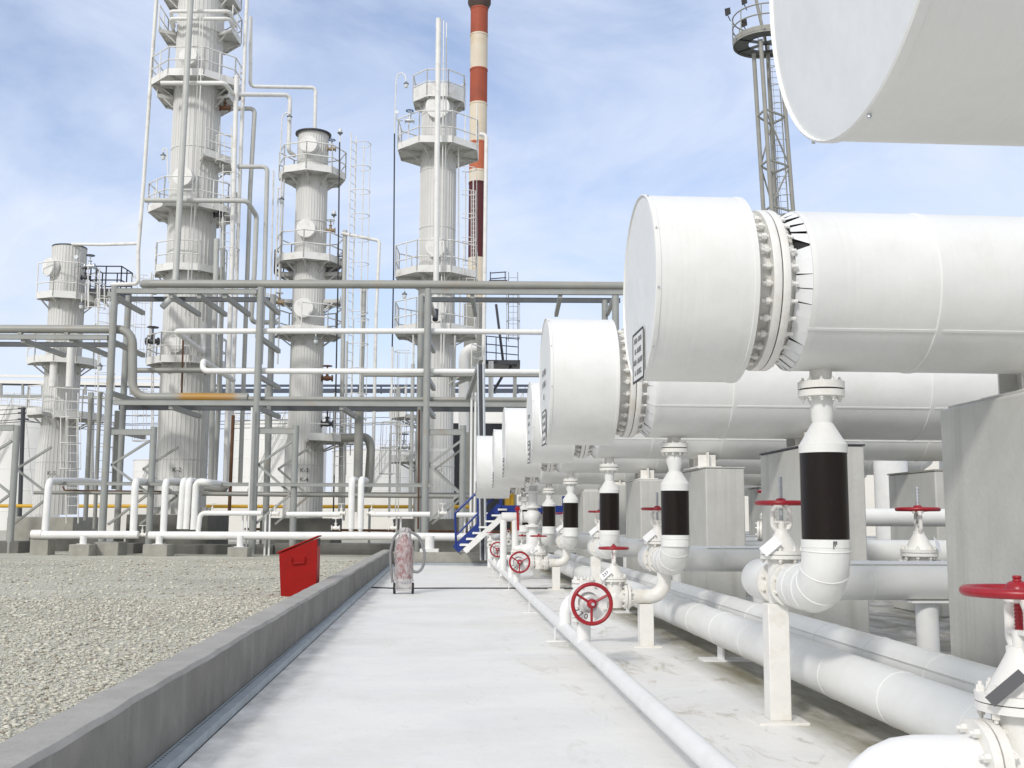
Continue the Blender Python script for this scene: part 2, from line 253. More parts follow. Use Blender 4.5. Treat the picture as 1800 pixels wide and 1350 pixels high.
# ------------------------------------------------------------------ mesh builder
def frame_of(d):
    d = d.normalized(); h = Vector((0, 0, 1)) if abs(d.z) < .9 else Vector((1, 0, 0))
    u = d.cross(h).normalized(); return u, u.cross(d).normalized()
class MB:
    def __init__(s): s.v = []; s.f = []
    def add(s, vs_, fs):
        o = len(s.v); s.v += [tuple(v) for v in vs_]; s.f += [tuple(i + o for i in f) for f in fs]; return s
    def box(s, cx, cy, cz, sx, sy, sz, rz=0):    # centre and full size
        c_, n_ = math.cos(rz), math.sin(rz); vs_ = []
        for z in (-.5, .5):
            for x, y in ((-.5, -.5), (.5, -.5), (.5, .5), (-.5, .5)):
                X, Y = x * sx, y * sy; vs_.append((cx + X * c_ - Y * n_, cy + X * n_ + Y * c_, cz + z * sz))
        return s.add(vs_, [(3, 2, 1, 0), (4, 5, 6, 7), (0, 1, 5, 4), (1, 2, 6, 5), (2, 3, 7, 6), (3, 0, 4, 7)])
    def bar(s, p0, p1, w, h, up=(0, 0, 1)):      # rectangular bar, h along up
        p0, p1 = Vector(p0), Vector(p1); d = (p1 - p0).normalized(); up = Vector(up)
        if abs(d.dot(up)) > .98: up = Vector((0, 1, 0))
        sd_ = d.cross(up).normalized() * (w / 2); u = sd_.cross(d).normalized() * (h / 2)
        vs_ = [p + a * sd_ + b_ * u for p in (p0, p1) for a, b_ in ((-1, -1), (1, -1), (1, 1), (-1, 1))]
        return s.add(vs_, [(0, 1, 2, 3), (7, 6, 5, 4), (1, 0, 4, 5), (2, 1, 5, 6), (3, 2, 6, 7), (0, 3, 7, 4)])
    def ibeam(s, p0, p1, w, h, t=.02):           # rolled beam: web and two flanges
        p0, p1 = Vector(p0), Vector(p1); z = Vector((0, 0, 1))
        s.bar(p0, p1, t, h - 2 * t); s.bar(p0 + z * (h / 2 - t / 2), p1 + z * (h / 2 - t / 2), w, t); s.bar(p0 - z * (h / 2 - t / 2), p1 - z * (h / 2 - t / 2), w, t); return s
    def lathe(s, prof, p0, d, n=32, cap0=True, cap1=True, a0=0):   # prof: (radius, distance along d)
        p0, d = Vector(p0), Vector(d).normalized(); u, w = frame_of(d); vs_ = []; fs = []
        for r, t in prof:
            for k in range(n):
                a = a0 + 2 * math.pi * k / n; vs_.append(p0 + d * t + u * (r * math.cos(a)) + w * (r * math.sin(a)))
        for i in range(len(prof) - 1):
            for k in range(n):
                k2 = (k + 1) % n; fs.append((i * n + k, (i + 1) * n + k, (i + 1) * n + k2, i * n + k2))
        if cap0: fs.append(tuple(range(n)))
        if cap1: fs.append(tuple(reversed(range((len(prof) - 1) * n, len(prof) * n))))
        return s.add(vs_, fs)
    def cyl(s, p0, p1, r0, r1=None, n=24):
        p0, p1 = Vector(p0), Vector(p1)
        return s.lathe([(r0, 0), (r0 if r1 is None else r1, (p1 - p0).length)], p0, p1 - p0, n)
    def tube(s, pts, r, n=16, bend=None, arc=6):
        pts = [Vector(p) for p in pts]; bend = r * 2.2 if bend is None else bend; path = [pts[0]]
        for i in range(1, len(pts) - 1):
            a, b_, c_ = pts[i - 1], pts[i], pts[i + 1]; d0, d1 = (b_ - a), (c_ - b_); l0, l1 = d0.length, d1.length; d0.normalize(); d1.normalize()
            ang = d0.angle(d1)
            if ang < .03: path.append(b_); continue
            t = min(bend * math.tan(ang / 2), l0 * .49 if i > 1 else l0 * .98, l1 * .49 if i < len(pts) - 2 else l1 * .98)
            rad = t / math.tan(ang / 2); A = b_ - d0 * t; nrm = (d1 - d0 * d0.dot(d1)).normalized(); ctr = A + nrm * rad
            for k in range(arc + 1):
                th = ang * k / arc; path.append(ctr + (-nrm * math.cos(th) + d0 * math.sin(th)) * rad)
        path.append(pts[-1]); vs_ = []; fs = []; u = None
        for i, p in enumerate(path):
            d = (path[min(i + 1, len(path) - 1)] - path[max(i - 1, 0)]).normalized()
            if u is None: u, w = frame_of(d)
            else: u = (u - d * u.dot(d)).normalized(); w = u.cross(d)
            for k in range(n):
                a = 2 * math.pi * k / n; vs_.append(p + u * (r * math.cos(a)) + w * (r * math.sin(a)))
        for i in range(len(path) - 1):
            for k in range(n):
                k2 = (k + 1) % n; fs.append((i * n + k, (i + 1) * n + k, (i + 1) * n + k2, i * n + k2))
        fs.append(tuple(range(n))); fs.append(tuple(reversed(range((len(path) - 1) * n, len(path) * n))))
        return s.add(vs_, fs)
    def torus(s, c, d, R, r, n=36, m_=10, arc=1.0, a0=0):
        c, d = Vector(c), Vector(d).normalized(); u, w = frame_of(d); vs_ = []; fs = []; N_ = n if arc >= 1 else n + 1
        for i in range(N_):
            a = a0 + 2 * math.pi * arc * i / n; e = u * math.cos(a) + w * math.sin(a)
            for k in range(m_):
                b_ = 2 * math.pi * k / m_; vs_.append(c + e * (R + r * math.cos(b_)) + d * (r * math.sin(b_)))
        for i in range(n):
            j = (i + 1) % n if arc >= 1 else i + 1
            for k in range(m_):
                k2 = (k + 1) % m_; fs.append((i * m_ + k, i * m_ + k2, j * m_ + k2, j * m_ + k))
        return s.add(vs_, fs)
    def quad(s, a, b_, c_, d): return s.add([a, b_, c_, d], [(0, 1, 2, 3)])
    def prism(s, poly, z0, z1):                  # polygon in x,y
        n = len(poly); vs_ = [(x, y, z0) for x, y in poly] + [(x, y, z1) for x, y in poly]
        return s.add(vs_, [tuple(reversed(range(n))), tuple(range(n, 2 * n))] + [(i, (i + 1) % n, n + (i + 1) % n, n + i) for i in range(n)])
    def build(s, name, mt, parent=None, world=False, bevel=0, sharp=38, keep=False):
        me = bpy.data.meshes.new(name)
        if parent is not None and world:
            M_ = Matrix.Identity(4); p = parent
            while p: M_ = p.matrix_basis @ M_; p = p.parent
            Mi = M_.inverted(); s.v = [tuple(Mi @ Vector(v)) for v in s.v]
        base = Vector((0, 0, 0))
        if parent is None and not keep:
            xs = np.array(s.v); base = Vector(((xs[:, 0].min() + xs[:, 0].max()) / 2, (xs[:, 1].min() + xs[:, 1].max()) / 2, xs[:, 2].min()))
            s.v = [(x - base.x, y - base.y, z - base.z) for x, y, z in s.v]
        me.from_pydata(s.v, [], s.f); me.update()
        me.polygons.foreach_set('use_smooth', [True] * len(me.polygons))
        me.set_sharp_from_angle(angle=R_(sharp))
        me.materials.append(MAT[mt] if isinstance(mt, str) else mt)
        o = bpy.data.objects.new(name, me); C.objects.link(o); o.location = base
        if parent is not None: o.parent = parent; o.location = (0, 0, 0)
        if bevel:
            bm_ = o.modifiers.new('bevel', 'BEVEL'); bm_.width = bevel; bm_.segments = 2; bm_.limit_method = 'ANGLE'
        return o
def tag(o, label, cat, group=None, kind=None):
    if label: o['label'] = label
    if cat: o['category'] = cat
    if group: o['group'] = group
    if kind: o['kind'] = kind
    return o
def thing(name, label, cat, loc=(0, 0, 0), rz=0.0, group=None):
    o = bpy.data.objects.new(name, None); C.objects.link(o); o.empty_display_size = .2
    o.location = loc; o.rotation_euler = (0, 0, rz); return tag(o, label, cat, group)
def near(name, label, cat, x, y, z=0, group=None, rz=0):
    return thing(name, label, cat, N(x, y, z), AN + rz, group)
def dup(root, loc, rot=None, label=None, group=None, scale=None):
    def cp(o, p):
        c = o.copy(); C.objects.link(c); c.parent = p
        for k in kids_of[o.name]: cp(k, c)
        return c
    kids_of = {}
    allc = {}
    for o in bpy.data.objects:
        if o.parent: allc.setdefault(o.parent.name, []).append(o)
    def walk(o):
        kids_of[o.name] = allc.get(o.name, [])
        for k in kids_of[o.name]: walk(k)
    walk(root)
    r = cp(root, None); r.location = loc
    if rot is not None: r.rotation_euler = rot
    if label: r['label'] = label
    if group: r['group'] = group
    if scale: r.scale = (scale,) * 3
    return r
def lettering(txt, size, mt, parent, pos, xdir, ydir, name='lettering', align='CENTER', world=False):
    cu = bpy.data.curves.new(name, 'FONT'); cu.body = txt; cu.size = size; cu.extrude = .0012; cu.align_x = align; cu.align_y = 'CENTER'; cu.resolution_u = 3; cu.space_line = 1.5
    tmp = bpy.data.objects.new('tmp', cu); C.objects.link(tmp)
    dg = bpy.context.evaluated_depsgraph_get(); me = bpy.data.meshes.new_from_object(tmp.evaluated_get(dg))
    bpy.data.objects.remove(tmp); bpy.data.curves.remove(cu); me.name = name
    X, Y = Vector(xdir).normalized(), Vector(ydir).normalized(); Z = X.cross(Y)
    M_ = Matrix((X, Y, Z)).transposed().to_4x4(); M_.translation = Vector(pos)
    if world:
        P = Matrix.Identity(4); p = parent
        while p: P = p.matrix_basis @ P; p = p.parent
        M_ = P.inverted() @ M_
    me.transform(M_); me.materials.clear(); me.materials.append(MAT[mt])
    o = bpy.data.objects.new(name, me); C.objects.link(o); o.parent = parent; return o
# ------------------------------------------------------------------ setting
GZ = .20
def nsheet(name, x0, x1, y0, y1, z, mt, div=None):
    me = bpy.data.meshes.new(name); me.from_pydata([(x0, y0, 0), (x1, y0, 0), (x1, y1, 0), (x0, y1, 0)], [], [(0, 1, 2, 3)]); me.materials.append(MAT[mt])
    o = bpy.data.objects.new(name, me); C.objects.link(o); o.location = (0, 0, z); o.rotation_euler = (0, 0, AN); o['kind'] = 'structure'; return o
mgr = mat('bare_ground', (.28, .27, .23), .95, var=.2, vscale=.2); MAT['ground'] = mgr
nsheet('ground', -1500, 1500, -300, 2500, -.02, 'ground')
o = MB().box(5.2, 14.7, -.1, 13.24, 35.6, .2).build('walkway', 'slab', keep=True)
o.rotation_euler = (0, 0, AN); o['kind'] = 'structure'
gw = MB().box(-41.8, 45, GZ / 2 - .1, 80, 120, GZ + .2).build('gravel_yard', 'gravel', keep=True)
gw.rotation_euler = (0, 0, AN); gw['kind'] = 'structure'
gb = MB().box(38.0, 70, GZ / 2 - .1, 79.5, 74.8, GZ + .19).build('plant_yard', 'gravel', keep=True)
gb.rotation_euler = (0, 0, AN); gb['kind'] = 'structure'
# kerb: slightly wavy hand-cast edge
k = MB(); nseg = 160; y0, y1 = -1.5, 32.2
vs_, fs = [], []
for i in range(nseg + 1):
    y = y0 + (y1 - y0) * i / nseg; wv = .004 * math.sin(y * 2.3) + .003 * math.sin(y * 6.1 + 1) ; wz = .005 * math.sin(y * 2.3) + .003 * math.sin(y * 9.1)
    for x, z in ((-1.53, -.05), (-1.532 + wv * .3, .425 + wz), (-1.552 + wv, .45 + wz), (-1.765 + wv, .45 + wz * .6), (-1.785, .43), (-1.785, -.05)): vs_.append((x, y, z))
for i in range(nseg):
    for j in range(6):
        j2 = (j + 1) % 6; fs.append((i * 6 + j, i * 6 + j2, (i + 1) * 6 + j2, (i + 1) * 6 + j))
fs += [tuple(reversed(range(6))), tuple(range(nseg * 6, nseg * 6 + 6))]
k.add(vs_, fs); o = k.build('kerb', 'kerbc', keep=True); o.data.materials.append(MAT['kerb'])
for i, p in enumerate(o.data.polygons): p.material_index = 1 if i < nseg * 6 and i % 6 == 0 else 0  # inner face polygons get the shade-darkened concrete
o.rotation_euler = (0, 0, AN); o['kind'] = 'structure'
o = MB().box(4.7, 32.45, .16, 12.45, .5, .42).build('kerb', 'block', keep=True)
o.rotation_euler = (0, 0, AN); o['kind'] = 'structure'
# loose chips lying on the yard
def stones():
    rg = np.random.default_rng(3); P = []; S = []
    def zone(n, xa, xb, ya, yb, s0, s1):
        P.append(np.c_[rg.uniform(xa, xb, n), rg.uniform(ya, yb, n)]); S.append(rg.uniform(s0, s1, n) * rg.choice([.8, 1, 1, 1.2, 2.1], n))
    zone(42000, -7.0, -1.79, 3.0, 9.5, .004, .0135)
    zone(34000, -10, -1.79, 9.5, 16, .005, .016)
    zone(14000, -16, -1.79, 16, 30, .009, .022)
    P = np.concatenate(P); S = np.concatenate(S); n = len(S)
    t = (1 + 5 ** .5) / 2
    ico = np.array([(-1, t, 0), (1, t, 0), (-1, -t, 0), (1, -t, 0), (0, -1, t), (0, 1, t), (0, -1, -t), (0, 1, -t), (t, 0, -1), (t, 0, 1), (-t, 0, -1), (-t, 0, 1)]) / 1.9
    fc = np.array([(0, 11, 5), (0, 5, 1), (0, 1, 7), (0, 7, 10), (0, 10, 11), (1, 5, 9), (5, 11, 4), (11, 10, 2), (10, 7, 6), (7, 1, 8), (3, 9, 4), (3, 4, 2), (3, 2, 6), (3, 6, 8), (3, 8, 9), (4, 9, 5), (2, 4, 11), (6, 2, 10), (8, 6, 7), (9, 8, 1)])
    v = ico[None] * rg.uniform(.45, 1.4, (n, 12, 1)) * .85 * S[:, None, None] * np.stack([rg.uniform(.8, 1.5, n), rg.uniform(.7, 1.1, n), rg.uniform(.3, .65, n)], 1)[:, None, :]
    a = rg.uniform(0, 6.28, n); c_, s_ = np.cos(a)[:, None], np.sin(a)[:, None]
    v = np.stack([v[..., 0] * c_ - v[..., 1] * s_, v[..., 0] * s_ + v[..., 1] * c_, v[..., 2]], -1)
    v[..., 0] += P[:, :1]; v[..., 1] += P[:, 1:]; v[..., 2] += GZ + (S * .25)[:, None]
    me = bpy.data.meshes.new('gravel'); me.vertices.add(n * 12); me.vertices.foreach_set('co', v.reshape(-1))
    idx = (fc[None] + (np.arange(n) * 12)[:, None, None]).reshape(-1); me.loops.add(len(idx)); me.loops.foreach_set('vertex_index', idx)
    me.polygons.add(n * 20); me.polygons.foreach_set('loop_start', np.arange(n * 20) * 3); me.polygons.foreach_set('loop_total', np.full(n * 20, 3))
    at_ = me.attributes.new('tone', 'FLOAT', 'POINT'); at_.data.foreach_set('value', np.repeat(rg.uniform(0, 1, n), 12))
    me.update(); me.validate(); me.materials.append(MAT['stones'])
    o = bpy.data.objects.new('gravel', me); C.objects.link(o); o.rotation_euler = (0, 0, AN)
    tag(o, 'pale crushed limestone gravel spread over the yard left of the kerb', 'gravel', kind='stuff')
stones()
# ------------------------------------------------------------------ heat exchangers
DXN = {6.7: 2.385, 11.26: 2.41, 16.0: 2.44, 20.7: 2.41, 24.0: 2.31, 28.8: 2.10}
BODY_END = 9.5                               # walkway x where the shells end
def hexbolt(mb, p, d, r, h, n=6): mb.lathe([(r, 0), (r, h)], p, d, n)
def stud_mesh(L, r):                         # stud with a nut at each end, along x
    b_ = MB(); b_.lathe([(r * .55, 0), (r * .55, L)], (0, 0, 0), (1, 0, 0), 8)
    b_.lathe([(r, L * .11), (r, L * .24)], (0, 0, 0), (1, 0, 0), 6); b_.lathe([(r, L * .72), (r, L * .84)], (0, 0, 0), (1, 0, 0), 6)
    return b_
def exchanger(d, Xf, R, zc, label, sign=None, face_text=None, nbolt=28):
    t = near('heat_exchanger', label, 'heat exchanger', Xf, d, 0, 'heat exchangers in a row along the walkway')
    A = Vector((0, 0, zc)); X = Vector((1, 0, 0))
    L, rb = 1.05 * R, .868 * R
    MB().lathe([(R - .004, .012), (R, .0), (R + .006, .004), (R + .006, .03), (R, .034), (R, L - .03), (R + .005, L - .026), (R + .005, L), (R - .02, L + .002), (.72 * R, L + .004)], A, X, 96, False, False).build('channel_cover', 'jacket', t)
    e = MB().lathe([(.001, .004), (R * .55, .007), (R * .86, .008), (R - .02, .009), (R - .004, .012)], A, X, 72, False, False).build('end_cover', 'end', t)
    for k in range(10):
        a = 6.283 * (k + .3) / 10; MB().lathe([(.006, 0), (.006, .012)], A + X * .014 + Vector((0, math.cos(a), math.sin(a))) * (R + .004), Vector((0, math.cos(a), math.sin(a))), 6).build('screw', 'galv', e)
    MB().lathe([(.74 * R, L + .003), (.74 * R, 1.24 * R)], A, X, 64, False, False).build('neck', 'neck', t)
    MB().lathe([(.72 * R, 1.41 * R), (.72 * R, 1.58 * R)], A, X, 64, False, True).build('neck', 'neck', t)
    g = .004
    for a, b_ in ((1.235 * R, 1.325 * R - g), (1.325 * R + g, 1.41 * R)):
        MB().lathe([(.70 * R, a), (.868 * R, a), (.873 * R, a + .006), (.873 * R, b_ - .006), (.868 * R, b_), (.70 * R, b_)], A, X, 80, False, False).build('flange', 'cream', t)
    MB().lathe([(.850 * R, 1.325 * R - g), (.850 * R, 1.325 * R + g)], A, X, 64, False, False).build('gasket', 'black', t)
    sm = stud_mesh(.375 * R, .037 * R).build('bolt', 'cream', t); sm.location = (1.125 * R, 0, zc); first = True
    for k in range(nbolt):
        a = 6.283 * (k + .5) / nbolt; o = sm if k == 0 else sm.copy()
        if k: C.objects.link(o)
        o.location = (1.125 * R, .805 * R * math.cos(a), zc + .805 * R * math.sin(a)); o.rotation_euler = (random.random(), 0, 0)
    # frayed jacket end: folded tabs closing down on the neck, added black backing shades the gaps
    MB().lathe([(.728 * R, 1.515 * R), (.825 * R, 1.625 * R), (.825 * R, 1.66 * R)], A, X, 48, False, False).build('gap_backing', 'black', t)
    pet = MB(); npt = 34
    for k in range(npt):
        a0 = 6.283 * k / npt; wd = 6.283 / npt * random.uniform(.93, 1.06)
        top = 1.35 < a0 < 2.7; r1 = .742 * R + random.uniform(0, .012) * R; tw = random.uniform(-.012, .012) * R; sk = random.uniform(.0, .03)
        if top: wd *= random.choice((.76, .86, .95)); r1 += random.uniform(0, .03) * R; sk = random.uniform(.10, .20)
        a1 = a0 + wd; lift = random.uniform(0, .012) * R
        q = [A + X * x + Vector((0, math.cos(a), math.sin(a))) * r for (a, r, x) in ((a0, rb - .003, 1.638 * R), (a1, rb - .003 - lift, 1.638 * R), (a1 - sk, r1, 1.505 * R + tw), (a0 - sk * .6, r1 + lift, 1.505 * R + tw))]
        pet.quad(*q); pet.add([v + X * .004 for v in q], [(3, 2, 1, 0)])
    pet.build('jacket_tabs', 'end', t, sharp=5)
    end = BODY_END - Xf; pr = [(rb - .012, 1.638 * R), (rb, 1.64 * R), (rb + .003, 1.64 * R + .03)]
    x = 1.64 * R - .22
    while x < end - 1.2:
        pr += [(rb, x + (.26 if len(pr) < 4 else .034)), (rb, x + 1.0), (rb + .006, x + 1.006), (rb + .006, x + 1.03)]; x += 1.03
    pr += [(rb, x + .05), (rb, end - .3), (rb * .7, end - .05), (rb * .2, end)]
    sh = MB().lathe(pr, A, X, 96, False, True).build('shell', 'jacket', t)
    sa = R_(-38 if d < 9 else -30)
    sv = MB(); yy, zz = math.cos(sa) * (rb + .002), math.sin(sa) * (rb + .002)
    sv.bar((1.62 * R, -yy, zc + zz), (end - .4, -yy, zc + zz), .016, .006, (0, -math.cos(sa), math.sin(sa))); sv.build('seam', 'jacket', sh)
    # nozzle and its flange
    nx = DXN.get(d, 2.38) - Xf; zb = zc - rb
    MB().lathe([(.07, -.04), (.07, .12)], (nx, 0, zb), (0, 0, -1), 24, False, False).build('nozzle', 'cream', t)
    # saddle on the pier
    sdl = MB(); px = 3.62 - Xf; zt = 2.165 if d < 9 else 2.105
    sdl.box(px + .22, 0, zt + .012, .36, .9, .024); sdl.box(px + .22, 0, (zt + zb) / 2 + .03, .018, .80, zb - zt + .10)
    for yv in (-.30, 0, .30): sdl.box(px + .22, yv, (zt + zb) / 2 + .02, .26, .016, zb - zt + .05)
    sdl.build('saddle', 'cream', t)
    if sign:
        zs = zc - R * .735; hw, hh = R * .31, R * .21; fr = MB()
        np_ = MB().box(-.0015, 0, zs, .005, 2 * hw, 2 * hh * 1.25).build('name_plate', 'white', t)
        w_ = .011
        for (y0_, z0_, y1_, z1_) in ((-hw, -1.25 * hh, hw, -1.25 * hh), (hw, -1.25 * hh, hw, 1.25 * hh), (hw, 1.25 * hh, -hw, 1.25 * hh), (-hw, 1.25 * hh, -hw, -1.25 * hh)):
            fr.bar((-.005, y0_, zs + z0_), (-.005, y1_, zs + z1_), .004, w_ if z0_ > 0 or y0_ != -hw else w_ * 1.3, (0, 0, 1) if z0_ == z1_ else (0, 1, 0))
        fr.build('frame', 'text', np_)
        lettering(sign, R * .078, 'textgrey', np_, (-.006, 0, zs), (0, -1, 0), (0, 0, 1))
    if face_text: lettering(face_text, R * .13, 'textgrey', e, (-.004, .05 * R, zc - R * .05), (0, -1, 0), (0, 0, 1))
    return t
SG = 'РЕМ - 60040\nМ - 60МПЕ\nНВО - МАТОТ\nК - ФОТБС'
EX = [  # depth, face x, channel radius, axis height
    (2.75, 1.085, .69, 3.10), (6.70, 1.215, .588, 2.811), (11.26, 1.035, .664, 2.789), (16.0, 1.242, .602, 2.78),
    (20.7, 1.115, .66, 2.816), (24.0, 1.067, .643, 2.686), (28.8, .828, .83, 2.723)]
LB = ['nearest white heat exchanger, cut by the picture top, bare end cover seen from below',
      'white heat exchanger with torn jacket tabs and a black framed plate low on its end',
      'white heat exchanger with faded stencilled lines on its end, second behind the torn one',
      'white heat exchanger with stencilled end partly hidden behind the two larger near ones',
      'white heat exchanger in mid row, its plain drum end above the second small red wheel',
      'white heat exchanger squeezed between the farthest drum and its neighbour in the row',
      'farthest white heat exchanger, its drum end above the blue stair']
for i, (d, Xf, R, zc) in enumerate(EX):
    exchanger(d, Xf, R, zc, LB[i], SG if i else None, 'АС 00000\n31 ТОНН\n03' if i in (2, 3) else None, 24 if i > 3 else 28)
# ------------------------------------------------------------------ piers
PL = ['concrete pier at the right edge, nearest and largest, with a pale face', 'concrete pier behind the thickest brown wrapped pipe', 'concrete pier with a chipped black top edge, third from the front',
      'weathered concrete pier beside the thin far wrapped pipe, fourth from the front', 'far concrete pier behind the fourth one in the row', 'farthest concrete pier under the last drum']
rows = [EX[1], EX[2], EX[3], EX[4], EX[5], EX[6]]
for i, (d, Xf, R, zc) in enumerate(rows):
    x0 = (3.55, 3.58, 3.70, 3.62, 3.6, 3.6)[i]; hp = 2.165 if i == 0 else 2.105
    t = near('concrete_pier', PL[i], 'pier', x0 + .27, d, 0, 'concrete piers carrying the heat exchangers')
    MB().box(0, 0, hp / 2 - .01, .56, 1.65, hp - .02).build('pier_shaft', 'concrete', t, bevel=.018)
    MB().box(0, 0, hp - .01, .575 if i in (1, 2) else .5, 1.665 if i in (1, 2) else 1.5, .016).build('bearing_pad', 'dark' if i == 1 else 'concrete', t)
for i, d in enumerate([11.26, 16.0, 20.7, 24.0]):
    t = near('concrete_pier', ['short concrete pier in the second line, seen right of the wrapped pipes', 'concrete pier in the second line between two rear pipes', 'concrete pier deep under the shells in the second line', 'farthest concrete pier in the second line'][i], 'pier', 7.3, d, 0, 'concrete piers of the rear line')
    MB().box(0, 0, 1.035, .54, 1.65, 2.07).build('pier_shaft', 'concrete', t, bevel=.02)
    MB().box(0, 0, 2.083, .56, 1.67, .024).build('bearing_pad', 'block', t)
# ------------------------------------------------------------------ wrapped downpipes with their elbows and headers
def bolts_ring(t, c, ax, R, nb, r, h, mt='cream', both=False, name='bolt'):
    c, ax = Vector(c), Vector(ax).normalized(); u, w = frame_of(ax); first = None
    for k in range(nb):
        a = 6.283 * (k + .5) / nb; p = c + u * (R * math.cos(a)) + w * (R * math.sin(a))
        if first is None:
            b_ = MB(); b_.lathe([(r * .5, -h * .75), (r * .5, h * .75)], (0, 0, 0), ax, 8); b_.lathe([(r, h * .28), (r, h * .6)], (0, 0, 0), ax, 6); b_.lathe([(r, -h * .6), (r, -h * .28)], (0, 0, 0), ax, 6)
            first = b_.build(name, mt, t); o = first
        else: o = first.copy(); C.objects.link(o)
        o.location = p
YV = .78                                      # valve is this far behind the downpipe
def downpipe(d, zflange, ztop, zbot, label, ball=False, x=2.38):
    t = near('insulated_pipe', label, 'pipe', x, d, 0, 'brown wrapped downpipes under the heat exchangers')
    Z = Vector((0, 0, -1)); o = Vector((0, 0, zflange)); rb = .145
    fl = MB().lathe([(.05, 0), (rb, 0), (rb, .045), (.05, .045)], o + Z * .0, Z, 40, False, False).build('flange', 'cream', t)
    MB().lathe([(.13, 0), (.13, .008)], o + Z * .046, Z, 32, False, False).build('gasket', 'black', fl)
    f2 = MB().lathe([(.05, 0), (rb, 0), (rb, .04), (.07, .042)], o + Z * .055, Z, 40, False, False).build('flange', 'cream', t)
    bolts_ring(fl, o + Z * .05, Z, .118, 10, .016, .10)
    a = zflange - .097
    L = a - ztop
    if ball: pr = [(.07, 0), (.082, .03), (.085, L * .25), (.064, L * .42), (.064, L * .5), (.075, L * .52), (.145, L * .80), (.150, L * .81), (.150, L)]
    else: pr = [(.07, 0), (.068, L * .35), (.062, L * .46), (.066, L * .47), (.145, L * .84), (.150, L * .85), (.150, L)]
    MB().lathe(pr, (0, 0, a), Z, 40, False, False).build('reducer', 'jacket', t)
    b_ = MB().lathe([(.1455, 0), (.1455, ztop - zbot)], (0, 0, ztop), Z, 40, False, False).build('wrap_band', 'band', t)
    # segmented elbow towards the valve
    zc = .915; e = MB()
    e.lathe([(.1455, 0), (.152, .002), (.152, .05), (.148, .052), (.148, zbot - zc - .27)], (0, 0, zbot), Z, 40, True, False)
    e.tube([(0, 0, zc + .28), (0, 0, zc), (0, YV - .2, zc)], .149, 32, .27, 12)
    for q in range(4):
        th = R_(90) * (q + .15) / 3.3; cc = Vector((0, .27 - .27 * math.cos(th), zc + .27 - .27 * math.sin(th)))
        e.torus(cc, (0, math.sin(th), -math.cos(th)), .149, .005, 32, 6)
    e.torus((0, .45, zc), (0, 1, 0), .149, .005, 32, 6); e.build('elbow_jacket', 'jacket', t, sharp=25)
    hd = MB(); hd.tube([(0, YV + .2, zc), (0, YV + .82, zc), (.5, YV + .82, zc - .02), (6.8, YV + .82, zc - .02)], .150, 32, .22, 10); [hd.torus((xx, YV + .82, zc - .02), (1, 0, 0), .150, .005, 32, 6) for xx in (.9, 1.9, 2.9, 3.9, 4.9, 5.9)]
    hd.build('header_jacket', 'jacket', t, sharp=25)
    sm_ = MB().box(3.7, YV + .82 - .085, zc - .02 + .126, 6.0, .02, .006).build('seam', 'white', t)
    for xx in (1.35, 3.9):
        MB().cyl((xx, YV + .82, 0), (xx, YV + .82, zc - .185), .085, n=24).build('stand', 'white', t)
        MB().box(xx, YV + .82, zc - .177, .34, .26, .014).build('stand_plate', 'white', t)
    return t
DP = [(6.70, 2.226, 1.773, 1.235), (11.26, 2.15, 1.653, 1.127), (16.0, 2.17, 1.74, 1.179), (20.7, 2.12, 1.665, 1.082), (24.0, 2.03, 1.637, 1.087), (28.8, 1.93, 1.60, 1.07)]
DX = (2.385, 2.41, 2.44, 2.41, 2.31, 2.10)
DL = ['thick dark brown wrapped pipe, nearest, with a torn joint at the foot of the wrap', 'dark brown wrapped pipe in front of the pier with the chipped black top', 'dark brown wrapped pipe third from the front, close behind the large gate valve',
      'dark brown wrapped pipe fourth from the front', 'narrow dark brown wrapped pipe left of the fourth one', 'farthest dark brown wrapped pipe half hidden by a white ball valve']
for i, (d, a, b_, c_) in enumerate(DP): downpipe(d, a, b_, c_, DL[i], i in (1, 3), DX[i])
tr = MB()
for i in range(4):
    a = R_(-92 + i * 2.2 + random.uniform(-1, 1)); h = random.uniform(.012, .055); tr.bar((.1535 * math.cos(a), .1535 * math.sin(a), 1.225), (.1535 * math.cos(a + random.uniform(-.05, .05)), .1535 * math.sin(a), 1.232 - h), .0035, .003, (math.cos(a), math.sin(a), 0))
dp0 = [o for o in C.objects if o.name == 'insulated_pipe'][0]; tr.build('tear', 'black', dp0)
